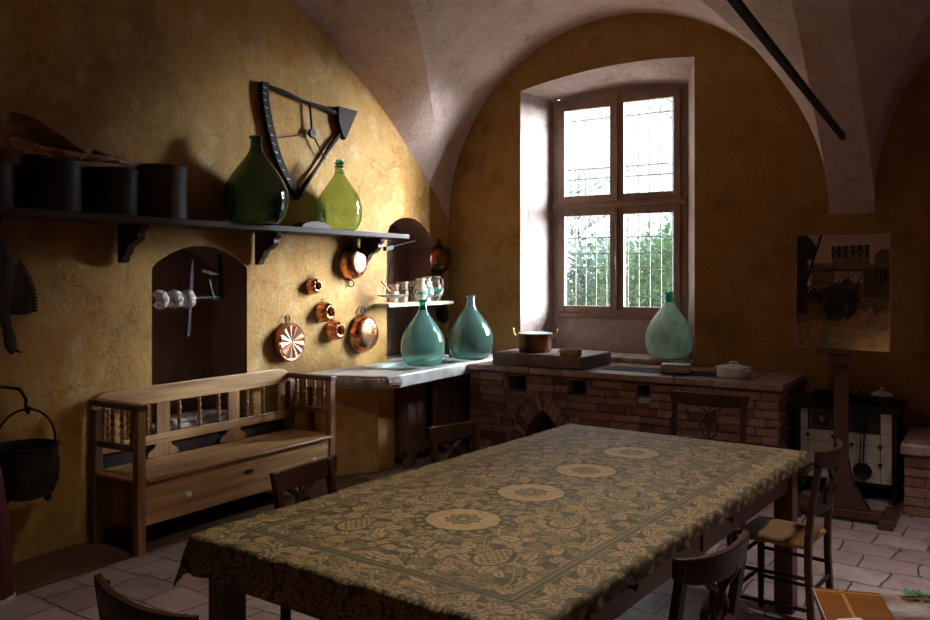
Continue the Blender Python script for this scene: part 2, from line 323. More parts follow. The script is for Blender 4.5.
# ------------------------------------------------------------------ the room
XL, XS, YB = -4.85, -4.745, 7.3
XR, YF = 2.87, -.7
YC = 3.3
CXB, RB, Z0 = -3.0, 1.85, 2.2
def holed_wall(mb, outer, holes, P, P2s, caps):
    """outer/holes: 2D loops. P(a,b) -> front point. P2s[i] -> inner point of hole i. caps[i] close the back"""
    bm = bmesh.new(); es = []
    for loop in [outer] + holes:
        vv = [bm.verts.new((a, b, 0)) for a, b in loop]
        for i in range(len(vv)): es.append(bm.edges.new((vv[i], vv[(i + 1) % len(vv)])))
    bmesh.ops.triangle_fill(bm, use_beauty=True, use_dissolve=False, edges=es, normal=(0, 0, 1))
    bm.verts.index_update()
    mb.add([P(v.co.x, v.co.y) for v in bm.verts], [tuple(v.index for v in f.verts) for f in bm.faces]); bm.free()
    for h, P2, cap, mi in zip(holes, P2s, caps, range(1, 9)):
        n = len(h); old = mb.m; mb.m = mi
        mb.add([P(a, b) for a, b in h] + [P2(a, b) for a, b in h], [(i, (i + 1) % n, (i + 1) % n + n, i + n) for i in range(n)])
        if cap: mb.add([P2(a, b) for a, b in h], [tuple(range(n))])
        mb.m = old
# floor
f = MB(); f.box(-5.3, XR + .3, YF - .2, YB + .5, -.15, 0); structure(f.build('floor', M['floor']))
f = MB(); f.box(XS - .02, -4.27, YF, 5.3, 0, .006); structure(f.build('trim_1', M['strip']))
# wall left: thick part with niche and broken plaster hollows
def arch(y0, y1, zb, zs, zc, n=14):
    pts = [(y0, zb), (y1, zb)]; c = (y0 + y1)/2; h = (y1 - y0)/2
    for k in range(n + 1):
        a = PI*k/n; x = c + h*math.cos(a); pts.append((x, zs + (zc - zs)*(1 - abs(math.cos(a))**2.2)))
    return pts
out = [(YF, 0), (6.11, 0), (6.11, 2.02), (6.16, 2.12), (6.26, 2.19), (6.38, 2.22), (6.385, 2.35), (6.36, 2.5), (6.28, 2.68), (6.15, 2.85), (5.95, 3.05), (5.6, 3.4), (5.2, 3.8), (4.8, 4.6), (YF, 4.6)]
niche = arch(3.58, 4.415, .58, 1.70, 1.855)
def blob(pts, n=5): 
    q = pts + pts[:1]
    P3 = [Vector((a, b, 0)) for a, b in pts]; N = len(P3); o = []
    for i in range(N):
        a, b, c, d = P3[i - 1], P3[i], P3[(i + 1) % N], P3[(i + 2) % N]
        for k in range(n):
            t = k/n; p = .5*((2*b) + (c - a)*t + (2*a - 5*b + 4*c - d)*t*t + (3*b - a - 3*c + d)*t**3)
            o.append((p.x + rnd.uniform(-.005, .005), p.y + rnd.uniform(-.005, .005)))
    return o
hol1 = blob([(2.60, 2.56), (2.72, 2.58), (2.86, 2.53), (3.0, 2.46), (3.12, 2.39), (3.06, 2.37), (2.88, 2.36), (2.72, 2.33), (2.63, 2.42)])
hol2 = blob([(3.15, 2.425), (3.24, 2.415), (3.36, 2.40), (3.40, 2.365), (3.28, 2.35), (3.18, 2.375)])
mb = MB(); cx1 = (2.86, 2.44); cx2 = (3.27, 2.385)
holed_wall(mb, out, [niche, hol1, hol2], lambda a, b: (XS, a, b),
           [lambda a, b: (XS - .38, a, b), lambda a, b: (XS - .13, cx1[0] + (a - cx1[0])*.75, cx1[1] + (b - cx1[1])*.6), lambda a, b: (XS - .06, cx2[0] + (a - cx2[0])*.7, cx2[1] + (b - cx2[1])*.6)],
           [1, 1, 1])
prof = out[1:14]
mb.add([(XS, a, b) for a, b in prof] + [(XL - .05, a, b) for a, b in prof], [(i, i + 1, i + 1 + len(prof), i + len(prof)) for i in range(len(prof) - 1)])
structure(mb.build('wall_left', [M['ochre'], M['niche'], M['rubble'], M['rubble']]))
mb = MB(); niche2 = arch(6.115, 7.06, .84, 1.93, 2.21)
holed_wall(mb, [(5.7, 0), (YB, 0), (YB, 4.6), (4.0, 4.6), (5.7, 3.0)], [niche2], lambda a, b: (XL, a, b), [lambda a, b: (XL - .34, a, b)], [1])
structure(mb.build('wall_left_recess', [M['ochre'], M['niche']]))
# rough plaster ridge hanging over the cans
def ridge():
    mb = MB(); n = 90; m = 14; vs = []; fs = []
    for i in range(n + 1):
        t = i/n; y = 2.0 + 1.62*t; h = .15*(1 - t)**.7 + .014; zc = 2.315 + .03*math.sin(9*t) + .02*t
        if t > .35: zc = 2.32 + .05*t
        for j in range(m + 1):
            a = PI*j/m - PI/2; k = 1 + .8*mnoise.noise(Vector((y*6, j*.6, 3.))) + .45*mnoise.noise(Vector((y*17, j*1.5, 8.)))
            vs.append((XS - .012 + math.cos(a)*h*.75*k, y, zc + math.sin(a)*h*.55*k))
    for i in range(n):
        for j in range(m): fs.append((i*(m + 1) + j, (i + 1)*(m + 1) + j, (i + 1)*(m + 1) + j + 1, i*(m + 1) + j + 1))
    mb.add(vs, fs); return mb
structure(ridge().build('trim_2', M['rubble'], smooth=True, angle=60))
# back wall with the window opening (splayed reveal)
YW = 7.72
def wtop(t, zl, zr, rise): return zl + (zr - zl)*t + rise*(1 - (2*t - 1)**2)
def wloop(x0, x1, zb, zl, zr, rise, n=12):
    return [(x0, zb), (x1, zb)] + [(x1 + (x0 - x1)*k/n, wtop(1 - k/n, zl, zr, rise)) for k in range(n + 1)]
ho = wloop(-4.0, -2.26, .88, 3.47, 3.57, .07); hi_ = wloop(-3.85, -2.45, .88, 3.42, 3.43, .07)
mb = MB()
holed_wall(mb, [(XL - .1, 0), (-.46, 0), (XR, 0), (XR, 4.6), (XL - .1, 4.6)], [ho], lambda a, b: (a, YB, b), [None], [0]) if False else None
bm = bmesh.new(); es = []
for loop in [[(XL - .1, 0), (XR, 0), (XR, 4.6), (XL - .1, 4.6)], ho]:
    vv = [bm.verts.new((a, YB, b)) for a, b in loop]
    for i in range(len(vv)): es.append(bm.edges.new((vv[i], vv[(i + 1) % len(vv)])))
bmesh.ops.triangle_fill(bm, use_beauty=True, edges=es, normal=(0, 1, 0)); bm.verts.index_update()
mb.add([v.co.copy() for v in bm.verts], [tuple(v.index for v in q.verts) for q in bm.faces]); bm.free()
mb.m = 1; n = len(ho)
mb.add([(a, YB, b) for a, b in ho] + [(a, YW, b) for a, b in hi_], [(i, (i + 1) % n, (i + 1) % n + n, i + n) for i in range(n)])
mb.box(-3.86, -2.44, YW, YW + .16, .8, 1.225)                       # plastered breast under the window
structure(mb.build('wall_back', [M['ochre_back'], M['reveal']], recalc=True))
# outer masonry that closes the wall around the window (outside face)
mb = MB(); mb.box(-6, -3.86, YW, YW + .2, -.2, 5); mb.box(-2.44, 3.4, YW, YW + .2, -.2, 5); mb.box(-3.86, -2.44, YW, YW + .2, 3.52, 5); mb.box(-3.86, -2.44, YW + .16, YW + .2, -.2, 1.0)
structure(mb.build('wall_outer', M['reveal']))
# right and rear walls (behind the camera), right one with a second window opening
mb = MB()
mb.add([(XR, YF, 0), (XR, YB, 0), (XR, YB, 4.6), (XR, YF, 4.6)], [(0, 1, 2, 3)])
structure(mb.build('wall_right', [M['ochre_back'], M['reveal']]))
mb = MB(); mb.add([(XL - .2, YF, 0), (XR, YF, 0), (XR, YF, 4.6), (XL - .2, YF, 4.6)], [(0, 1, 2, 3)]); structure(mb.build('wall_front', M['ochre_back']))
# vaults
gpts = spline([(-4.85, 7.3, 0), (-4.71, 6.95, 0), (-4.50, 6.475, 0), (-3.91, 5.33, 0), (-3.0, YC, 0)], 10)
wsp = spline([(7.3, 2.2, 0), (7.04, 2.49, 0), (6.66, 2.82, 0), (5.87, 3.41, 0), (4.82, 3.84, 0), (YC, 4.0, 0)], 10)
def interp(pts, v, i, j):
    for a, b in zip(pts, pts[1:]):
        lo_, hi2 = sorted((a[i], b[i]))
        if lo_ - 1e-9 <= v <= hi2 + 1e-9: return a[j] + (b[j] - a[j])*(0 if a[i] == b[i] else (v - a[i])/(b[i] - a[i]))
    return pts[-1][j]
def zb_(x): return Z0 + math.sqrt(max(0, RB*RB - (x - CXB)**2))
mb = MB(); NG = 44
ys = [YB - (YB - YC)*(k/NG)**1.35 for k in range(NG + 1)]
G = [(interp(gpts, y, 1, 0), y) for y in ys]
def vault_quadrant(mx, my):
    """mx(x), my(y): placement of the quadrant whose corner is the room's far left one"""
    A = []
    for gx, y in G:
        gz = zb_(gx); wz = min(interp(wsp, y, 0, 1), gz)
        A.append((gx, y, gz, wz))
    nx = 8; vs = []; fs = []
    for gx, y, gz, wz in A:                       # side cell, from the wall to the groin
        for k in range(nx + 1):
            t = k/nx; x = XL - .0 + (gx - XL)*t; vs.append((mx(x), my(y), wz + (gz - wz)*t**.92 if gx > XL + 1e-3 else wz))
    for i in range(NG):
        for k in range(nx): fs.append((i*(nx + 1) + k, (i + 1)*(nx + 1) + k, (i + 1)*(nx + 1) + k + 1, i*(nx + 1) + k + 1))
    mb.add(vs, fs); vs = []; fs = []; nb = 8
    for gx, y, gz, wz in A:                       # barrel cell from the end wall to the groin
        for k in range(nb + 1): vs.append((mx(gx), my(YB + (y - YB)*k/nb), gz))
    for i in range(NG):
        for k in range(nb): fs.append((i*(nb + 1) + k, (i + 1)*(nb + 1) + k, (i + 1)*(nb + 1) + k + 1, i*(nb + 1) + k + 1))
    mb.add(vs, fs)
idn = lambda v: v
mirx = lambda x: 2*CXB - x
miry = lambda y: 2*YC - y
b2 = lambda x: x + 4.02
b2m = lambda x: 2*CXB - x + 4.02
for fx in (idn, mirx, b2, b2m):
    for fy in (idn, miry): vault_quadrant(fx, fy)
for fy in (idn, miry):                             # transverse band between the two bays
    vs = []; fs = []
    for y in ys:
        wz = min(interp(wsp, y, 0, 1), 9); vs += [(-1.155, fy(y), wz), (-.825, fy(y), wz)]
    for i in range(NG): fs.append((2*i, 2*i + 1, 2*i + 3, 2*i + 2))
    mb.add(vs, fs)
mb.box(-1.16, -.82, YB - .02, YB + .1, 2.14, 2.3)
structure(mb.build('ceiling', M['vault'], smooth=True, angle=14, weld=True))
mb = MB(); mb.box(-6, 3.4, YF - .2, YW + .2, 4.55, 4.7); structure(mb.build('ceiling_top', M['vault']))
# tie rod
mb = MB(); mb.bar((-.99, 6.95, 2.675), (-.99, YF + .1, 3.13), .035, .035); tag(mb.build('tie_rod', M['iron']), 'black iron tie rod crossing under the pink vault above the easel', 'tie rod')

# ------------------------------------------------------------------ window
win = structure(thing('window_1', None, None, (-3.15, YW, 1.225)))
W0, W1, HB = -.70, .70, 0.0
def wt(x): return 2.205 + .02*(x + .7)/1.4 + .065*(1 - (x/.7)**2)
fr = MB(); N = 14; FT = .07
fr.box(W0, W0 + FT, 0, .09, 0, wt(W0)); fr.box(W1 - FT, W1, 0, .09, 0, wt(W1)); fr.box(W0, W1, -.012, .088, -.004, .05)
xs_ = [W0 + FT - .001 + (1.4 - 2*FT + .002)*k/N for k in range(N + 1)]
fr.prism([(a, wt(a) - FT - .01) for a in xs_] + [(a, wt(a) + .03) for a in reversed(xs_)], .001, .089)
fr.box(W0 + .002, W1 - .002, -.03, .087, 1.085, 1.15); fr.box(W0 + .003, W1 - .003, -.045, .0, 1.105, 1.13)
fr.build('window_frame', M['winwood'], win, bevel=.006)
def casement(x0, x1, z0, z1, arched, hinge):
    e = MB(); s = .068; y0, y1 = -.022, .035
    zt = lambda x: (wt(x) - FT) if arched else z1
    e.box(x0, x0 + s, y0, y1, z0, zt(x0)); e.box(x1 - s, x1, y0, y1, z0, zt(x1)); e.box(x0 + s - .001, x1 - s + .001, y0 + .001, y1 - .001, z0, z0 + s)
    m = 6; xa = x0 + s - .001; xb = x1 - s + .001; xs2 = [xa + (xb - xa)*k/m for k in range(m + 1)]
    e.prism([(xa, z1 - s - .07*arched), (xb, z1 - s - .07*arched)] + [(a, zt(a)) for a in reversed(xs2)], y0 + .001, y1 - .001)
    c = e.build('casement', M['winwood'], win, bevel=.005)
    p = MB(); p.box(x0 + s - .01, x1 - s + .01, .005, .009, z0 + s - .01, z1 - s - .07*arched + .01); p.build('pane', M['pane'], c)
    return c
casement(-.63, -.005, .05, 1.085, 0, -1); casement(.005, .63, .05, 1.085, 0, 1)
casement(-.63, -.005, 1.15, 2.22, 1, -1); casement(.005, .63, 1.15, 2.24, 1, 1)
h = MB(); h.box(-.017, .017, -.04, -.02, .08, 1.08); h.box(-.017, .017, -.04, -.02, 1.152, 2.19); h.build('meeting_strip', M['winwood'], win, bevel=.006)
h = MB(); h.tube([(0, -.05, .45), (0, -.075, .5), (0, -.075, .58), (0, -.05, .62)], .007); h.tube([(0, -.055, .1), (0, -.055, 1.08)], .004); h.build('espagnolette', M['iron'], win, smooth=True)
gr = MB()
for k in range(12): gr.tube([(-.62 + 1.24*k/11, .13, 0), (-.62 + 1.24*k/11, .13, 2.25)], .0062, 6)
for z in (.22, .50, .64, .80, 1.40, 1.50, 2.0): gr.tube([(-.7, .135, z), (.7, .135, z)], .006, 6)
gr.build('grille', M['grille'], win, smooth=True)
# cobwebs in the corners of the window frame
M['web'] = pane_mat('cobweb', (1, 1, 1), 0); 
wb = MB()
for cx, cz in ((.60, 1.62), (.62, 1.4), (-.62, 1.18), (-.55, 1.10), (-.66, 1.7)):
    for k in range(9):
        a = rnd.uniform(0, 2*PI); l = rnd.uniform(.03, .13); wb.tube([(cx, -.035, cz), (cx + l*math.cos(a), -.03, cz + l*math.sin(a))], .0006, 4)
wb.build('cobweb', mat('cobweb_thread', (.55, .6, .65), rough=.8), win)

# ------------------------------------------------------------------ outdoors
g = MB(); g.box(-30, 25, YW + .2, 45, -.3, -.1); structure(g.build('ground', M['bounce_ground']))
def tree(name, label, cat, x, y, z0, h, w_, nleaf, ls, lm, dens=1, trunk=.05, group=None):
    t = thing(name, label, cat, (x, y, -.1), 0, group); tr = MB(); r2 = random.Random(int(x*100 + y*10))
    tips = []
    base = Vector((0, 0, 0)); top = Vector((0, 0, h*.75)); tr.tube([base, Vector((w_*.03, 0, h*.35)), top], trunk, 7, rs=[trunk, trunk*.7, trunk*.2])
    for k in range(int(14*dens)):
        zz = z0 + (h - z0)*(.05 + .75*r2.random()); a = r2.uniform(0, 2*PI); L = w_*r2.uniform(.5, 1)
        p0 = Vector((0, 0, zz*.8)); p1 = p0 + Vector((math.cos(a)*L*.5, math.sin(a)*L*.35, .15*h*.5)); p2 = p0 + Vector((math.cos(a)*L, math.sin(a)*L*.6, .2*h*r2.uniform(.4, 1)))
        tr.tube([p0, p1, p2], .02, 5, rs=[trunk*.4, trunk*.2, .006]); tips.append((p1, p2))
    tr.build('trunk', M['bark'], t, smooth=True)
    lf = MB()
    for k in range(nleaf):
        a, b = tips[r2.randrange(len(tips))]; c = a.lerp(b, r2.uniform(0, 1.1)) + Vector((r2.gauss(0, .16*w_), r2.gauss(0, .16*w_), r2.gauss(0, .14*w_)))
        if c.z < .05: c.z = .05 + abs(c.z)*.2
        u = Vector((r2.gauss(0, 1), r2.gauss(0, 1), r2.gauss(0, 1))).normalized(); v_ = u.orthogonal().normalized(); s = ls*r2.uniform(.6, 1.3)
        lf.add([c - u*s, c + v_*s*.4, c + u*s, c - v_*s*.4], [(0, 1, 2, 3)])
    lf.build('foliage', lm, t, recalc=False)
tree('garden_shrub', 'dense green shrub outside the right half of the window', 'shrub', -3.4, 11.2, .1, 3.0, 1.3, 9000, .055, M['leaf1'], 1.6, group=None)
tree('garden_shrub', 'blue-green shrub outside the left lower window panes', 'shrub', -5.1, 12.3, .1, 2.7, 1.4, 8000, .055, M['leaf2'], 1.5)
tree('garden_shrub', 'low shrub seen between the two others, close behind the window grille', 'shrub', -4.3, 10.4, .0, 1.75, .9, 5000, .05, M['leaf1'], 1.4)
tree('garden_tree', 'tall pale thin-leaved tree outside the upper right pane', 'tree', -4.6, 17.0, 2.0, 7.2, 2.6, 7000, .07, M['leaf3'], 2.4, .1)
tree('garden_tree', 'tall pale thin-leaved tree outside the upper left pane', 'tree', -10.4, 22.5, 2.0, 6.6, 2.6, 7000, .07, M['leaf3'], 2.4, .1)

# ------------------------------------------------------------------ brick stove under the window
def brickcol():
    k = rnd.random(); b = Vector((.19, .088, .062)).lerp(Vector((.34, .185, .14)), k)
    if rnd.random() < .12: b = Vector((.14, .06, .045))
    if rnd.random() < .04: b = Vector((.38, .25, .19))
    return tuple(b)
stove = thing('brick_stove', 'long red brick cooking stove built against the wall under the window', 'stove', (-2.69, 6.86, 0))
SX0, SX1, SY0, SY1, SZ = -4.04 + 2.69, -1.37 + 2.69, 6.42 - 6.86, 7.28 - 6.86, .80
H3 = [(-3.642, -3.472, .636, .765), (-3.062, -2.905, .640, .768), (-2.455, -2.345, .615, .768)]
H3 = [(a + 2.69, b + 2.69, c, d) for a, b, c, d in H3]
ar = [(-3.297 + a, b) for a, b in ((-.19, 0), (.19, 0), (.185, .2), (.165, .29), (.125, .37), (.07, .435), (0, .487), (-.07, .435), (-.125, .37), (-.165, .29), (-.185, .2))]
ar = [(a + 2.69, b + .004) for a, b in ar]
mb = MB(); yF = SY0 + .012
holed_wall(mb, [(SX0, 0), (SX1, 0), (SX1, SZ), (SX0, SZ)], [[(a, c), (b, c), (b, d), (a, d)] for a, b, c, d in H3] + [ar], lambda a, b: (a, yF, b),
           [lambda a, b: (a, yF + .26, b)]*3 + [lambda a, b: (a, yF + .5, b)], [1]*4)
mb.mi = [0 if m == 0 else 1 for m in mb.mi]
mb.m = 0
mb.add([(SX1, yF, 0), (SX1, SY1, 0), (SX1, SY1, SZ), (SX1, yF, SZ)], [(0, 1, 2, 3)]); mb.add([(SX0, yF, 0), (SX0, SY1, 0), (SX0, SY1, SZ), (SX0, yF, SZ)], [(0, 1, 2, 3)])
mb.add([(SX0, yF, SZ), (SX1, yF, SZ), (SX1, SY1, SZ), (SX0, SY1, SZ)], [(0, 1, 2, 3)])
mb.m = 2
acx = -3.297 + 2.69
arc_ = spline([(a, b, 0) for a, b in ar[2:]], 6)
def blocked(x0, x1, z0, z1):
    for a, b, c, d in H3:
        if x1 > a and x0 < b and z1 > c and z0 < d: return True
    cx = (x0 + x1)/2; cz = (z0 + z1)/2; p = Vector((cx, cz, 0))
    if cz < .2: return abs(cx - acx) < .20
    if abs(cx - acx) < .17 and cz < .2 + .29*(1 - abs(cx - acx)/.19): return True
    return min((p - q).length for q in arc_) < .135 and cz > .18 + .0
rh = .0655; row = 0; z = .004
while z < SZ - .03:
    x = SX0 - (.12 if row % 2 else 0)
    while x < SX1:
        wd = rnd.uniform(.22, .27) if rnd.random() < .8 else .12
        segs = [(max(x, SX0) + .006, min(x + wd, SX1) - .004)]
        z1 = min(z + rh - .011, SZ - .004)
        a, b = segs[0]
        if b - a > .02:
            n = 14; run = None; cells = []
            for q in range(n):          # trim a brick where a hole cuts it
                xa = a + (b - a)*q/n; xb = a + (b - a)*(q + 1)/n
                if not blocked(xa, xb, z, z1): run = (run[0] if run else xa, xb)
                elif run: cells.append(run); run = None
            if run: cells.append(run)
            for (xa, xb) in cells:
                if xb - xa < .025: continue
                mb.col = brickcol(); mb.box(xa, xb, SY0 - rnd.uniform(0, .007), yF + .02, z, z1, jit=.003)
        x += wd
    y = SY0 + .01 + (.0 if row % 2 else -.12)
    while y < SY1:
        a, b = max(y, SY0) + .005, min(y + .25, SY1) - .005
        if b - a > .02: mb.col = brickcol(); mb.box(SX1 - .01, SX1 + rnd.uniform(.008, .014), a, b, z, min(z + rh - .011, SZ - .004), jit=.003)
        y += .25
    z += rh; row += 1
# voussoirs of the low pointed arch
L_ = [0]
for a, b in zip(arc_, arc_[1:]): L_.append(L_[-1] + (b - a).length)
def at_(u):
    u *= L_[-1]; k = max(i for i in range(len(L_) - 1) if L_[i] <= u + 1e-9); t = (u - L_[k])/(L_[k + 1] - L_[k])
    return arc_[k].lerp(arc_[k + 1], t), (arc_[k + 1] - arc_[k]).normalized()
for k in range(14):
    p, tg = at_((k + .5)/14); d = Vector((p.x - acx, 0, p.y - .13)).normalized()
    nn = Vector((tg.y, 0, -tg.x)); nn = nn if nn.dot(d) > 0 else -nn; d = (d*.55 + nn*.45).normalized(); sdv = Vector((d.z, 0, -d.x)); p = Vector((p.x, 0, p.y))
    mb.col = brickcol(); vs = []; hw = L_[-1]/28 - .004
    for yy in (SY0 - .010, yF + .02):
        for (u, v_) in ((0, -hw), (0, hw), (.125, hw + .009), (.125, -hw - .009)):
            q = p + d*u + sdv*v_; vs.append((q.x, yy, q.z))
    mb.add(vs, [(0, 1, 2, 3), (7, 6, 5, 4), (0, 4, 5, 1), (1, 5, 6, 2), (2, 6, 7, 3), (3, 7, 4, 0)])
mb.build('brick_body', [M['mortar'], M['mortar'], M['brick']], stove)
# soot-free terracotta slabs on top; the pale reveal blocks
mb = MB(); mb.box(-.235 + .46, .34, SY0 + .03, SY0 + .2, .617, .66, jit=.004); mb.build('pale_stone', M['marble'], stove, bevel=.006)
mb = MB(); x = SX0; cuts = [SX0, SX0 + .29, SX0 + .62, SX0 + .93, SX0 + 1.24, SX0 + 1.58, SX0 + 1.9, SX0 + 2.2, SX0 + 2.45, SX1 + .045]
for a, b in zip(cuts, cuts[1:]): mb.box(a, b - .004, SY0 - .025, SY0 + .16, SZ, .85 + rnd.uniform(-.002, .002), jit=.002)
for a, b in zip(cuts, cuts[1:]):
    if not (a > -.28 and b < 1.0): mb.box(a, b - .004, SY0 + .164, SY1, SZ, .848, jit=.0015)
    else: mb.box(a, b - .004, SY0 + .164, SY0 + .20, SZ, .848); mb.box(a, b - .004, SY0 + .52, SY1, SZ, .848)
mb.build('stove_top', M['tile_top'], stove, bevel=.006)
mb = MB(); gx0, gx1 = -.14, 1.1; 
mb.box(-.3, 1.02, SY0 + .2, SY0 + .52, SZ, SZ + .012); mb.build('ember_tray', M['iron'], stove)
mb = MB()
for k in range(34):
    x = -.16 + k*.034
    if x < 1.0: mb.box(x, x + .013, SY0 + .2, SY0 + .52, .842, .853)
for y in (SY0 + .2, SY0 + .30, SY0 + .41, SY0 + .505): mb.box(-.18, 1.0, y, y + .014, .8405, .8515)
mb.build('iron_grate', M['iron'], stove)
mb = MB(); mb.box(-3.99, -2.27, YB - .02, YW - .001, .87, .895); mb.box(-3.99, -2.27, YB - .05, YB - .018, .852, .894, jit=.002)
structure(mb.build('trim_3', M['stone_edge'], bevel=.006))
# board, pots
mb = MB(); T = Matrix.Translation((-3.33, 6.74, 0)) @ Matrix.Rotation(R(-2), 4, 'Z')
mb.box(-.435, .435, -.31, .32, 0, .112); 
o = mb.build('stone_slab', M['slab'], bevel=.012); o.location = (-3.375, 6.74, .853); o.rotation_euler.z = R(-1); tag(o, 'thick brown slab lying on the left end of the brick stove', 'slab')
def pot_copper():
    t = thing('copper_pot', 'copper saucepan with two brass handles and a tin lid on the brown slab', 'pot', (-3.50, 6.66, .967), R(20))
    m = MB(); m.lathe([(.0, 0), (.138, 0), (.146, .01), (.148, .155), (.151, .160), (.142, .160), (.138, .012), (0, .01)], 36); m.build('pot_body', M['copper_dark'], t, smooth=True)
    l = MB(); l.lathe([(0, .1615), (.156, .1615), (.157, .165), (.12, .171), (0, .174)], 36); l.build('lid', M['alu'], t, smooth=True)
    for s in (-1, 1):
        h = MB(); h.tube(spline([(s*.147, -.03, .13), (s*.185, -.025, .15), (s*.195, 0, .20), (s*.185, .025, .15), (s*.147, .03, .13)], 5), .006); h.build('handle', M['brass'], t, smooth=True)
pot_copper()
t = thing('brass_pan', 'small low brass pan on the brown slab beside the copper pot', 'pan', (-3.085, 6.52, .967))
m = MB(); m.lathe([(0, 0), (.092, 0), (.095, .006), (.095, .052), (.099, .056), (.090, .056), (.088, .008), (0, .006)], 32); m.build('pan_body', M['brass'], t, smooth=True)
m = MB(); m.tube(spline([(-.094, -.02, .03), (-.12, -.012, .022), (-.122, .012, .022), (-.094, .02, .03)], 5), .005); m.build('handle', M['brass'], t, smooth=True)
t = thing('aluminium_pot', 'low aluminium casserole with a domed lid at the right end of the stove', 'pot', (-1.76, 6.68, .853), R(-15))
m = MB(); m.lathe([(0, 0), (.118, 0), (.125, .008), (.128, .075), (.120, .075), (.117, .012), (0, .01)], 36); m.build('pot_body', M['alu'], t, smooth=True)
l = MB(); l.lathe([(0, .099), (.05, .096), (.10, .086), (.131, .079), (.131, .074), (.0, .075)], 36); l.build('lid', M['alu'], t, smooth=True)
l = MB(); l.tube(spline([(-.03, 0, .094), (-.025, 0, .115), (.025, 0, .115), (.03, 0, .094)], 5), .006); l.build('lid_handle', M['alu'], t, smooth=True)
for s in (-1, 1):
    h = MB(); h.tube(spline([(s*.126, -.028, .058), (s*.160, -.024, .062), (s*.160, .024, .062), (s*.126, .028, .058)], 5), .005); h.build('handle', M['alu'], t, smooth=True)
mb = MB(); mb.box(-.115, .115, -.075, .075, 0, .058, jit=.006); o = mb.build('loose_brick', M['tile_top'], bevel=.008); o.location = (-2.20, 6.62, .862); o.rotation_euler.z = R(12)
tag(o, 'single loose brick lying flat on the iron grate before the pale demijohn', 'brick')
mb = MB(); mb.box(-.11, .11, -.07, .07, 0, .006); o = mb.build('metal_plate', M['tin_lining'], bevel=.002); o.location = (-2.20, 6.62, .9285); o.rotation_euler.z = R(12)
tag(o, 'thin bright metal plate lying on the loose brick', 'plate')

# ------------------------------------------------------------------ demijohns
DP = [(0, 0), (.28, .002), (.36, .015), (.43, .07), (.48, .16), (.50, .27), (.49, .37), (.44, .48), (.355, .58), (.25, .68), (.165, .76), (.115, .82), (.092, .87), (.085, .93), (.083, .965), (.105, .97), (.105, .995), (.075, 1.0)]
def demijohn(label, loc, dia, h, m, group=None, sq=1.0, cork=False, neckm=None, fat=0):
    t = thing('demijohn', label, 'demijohn', loc, rnd.uniform(0, 6), group)
    P = [p for p in spline([(a, b, 0) for a, b in DP], 4)]
    outp = [(max(0, p.x)*dia, p.y*h) for p in P]
    k = min(range(len(outp)), key=lambda i: abs(outp[i][1] - .85*h) + (0 if i > 10 else 9))
    th = .0045; inn = [(max(0, a - th), max(b, th)) for a, b in outp]
    body = outp[:k + 1] + [(outp[k][0] - th, outp[k][1])] + list(reversed(inn[1:k])) + [(0, th)]
    mm = MB(); mm.lathe(body, 40); mm.build('glass_body', m, t, smooth=True, angle=50)
    nk = outp[k:] + [(a, b) for a, b in reversed(inn[k:])]
    mm = MB(); mm.lathe(nk, 28); o = mm.build('neck', neckm or m, t, smooth=True, angle=50)
    if cork:
        c = MB(); c.lathe([(0, h*.955), (.07*dia, h*.955), (.078*dia, h*1.03), (0, h*1.03)], 16); c.build('stopper', M['gl_neck'], t, smooth=True)
        c = MB(); c.tube([(.10*dia*math.cos(a), .10*dia*math.sin(a), h*.93) for a in [2*PI*i/16 for i in range(16)]], .004, 6, closed=True); c.build('wire_ring', M['iron'], t, smooth=True)
    return t
demijohn('large dark olive glass demijohn on the long wall shelf beside the tin cans', (-4.503, 4.275, 2.0135), .46, .635, M['gl_dark'])
demijohn('green glass demijohn on the long wall shelf below the triangular frame', (-4.553, 5.235, 2.0135), .375, .56, M['gl_green'], cork=True)
demijohn('teal glass demijohn on the sink, the left of the two standing there', (-4.24, 5.97, .862), .385, .575, M['gl_teal'], neckm=M['gl_neck'])
demijohn('teal glass demijohn in the corner of the sink beside the brick stove', (-4.20, 6.69, .862), .425, .595, M['gl_teal2'])
demijohn('pale teal glass demijohn on the window sill in front of the right panes', (-2.545, 7.46, .896), .425, .60, M['gl_pale'], neckm=M['gl_neck'])

# ------------------------------------------------------------------ sink corner
sk = thing('stone_sink', 'worn white marble sink slab on an ochre pedestal in the corner', 'sink', (-4.4, 6.1, 0))
mb = MB(); zt_ = .86
P_ = lambda x, y: (x + 4.4, y - 6.1)
outl = [P_(-4.715, 4.97), P_(-4.47, 5.03), P_(-4.12, 5.13), P_(-4.03, 5.2), P_(-4.0, 5.33), P_(-4.01, 5.45), P_(-4.045, 6.39), P_(-4.045, 7.29), P_(-4.84, 7.29), P_(-4.84, 6.12), P_(-4.715, 6.1)]
inl = [P_(-4.58, 5.55), P_(-4.14, 5.55), P_(-4.14, 6.95), P_(-4.62, 6.95)]
bm = bmesh.new(); es = []
for loop in (outl, inl):
    vv = [bm.verts.new((a, b, zt_)) for a, b in loop]; es += [bm.edges.new((vv[i], vv[(i + 1) % len(vv)])) for i in range(len(vv))]
bmesh.ops.triangle_fill(bm, use_beauty=True, edges=es, normal=(0, 0, 1)); bm.verts.index_update()
mb.add([v.co.copy() for v in bm.verts], [tuple(v.index for v in q.verts) for q in bm.faces]); bm.free()
n = len(outl); mb.add([(a, b, zt_) for a, b in outl] + [(a, b, .755) for a, b in outl], [(i, (i + 1) % n, (i + 1) % n + n, i + n) for i in range(n)] + [tuple(range(n, 2*n))])
mb.m = 1
n = len(inl); mb.add([(a, b, zt_) for a, b in inl] + [(a, b, .83) for a, b in inl], [(i, (i + 1) % n, (i + 1) % n + n, i + n) for i in range(n)] + [tuple(range(n, 2*n))])
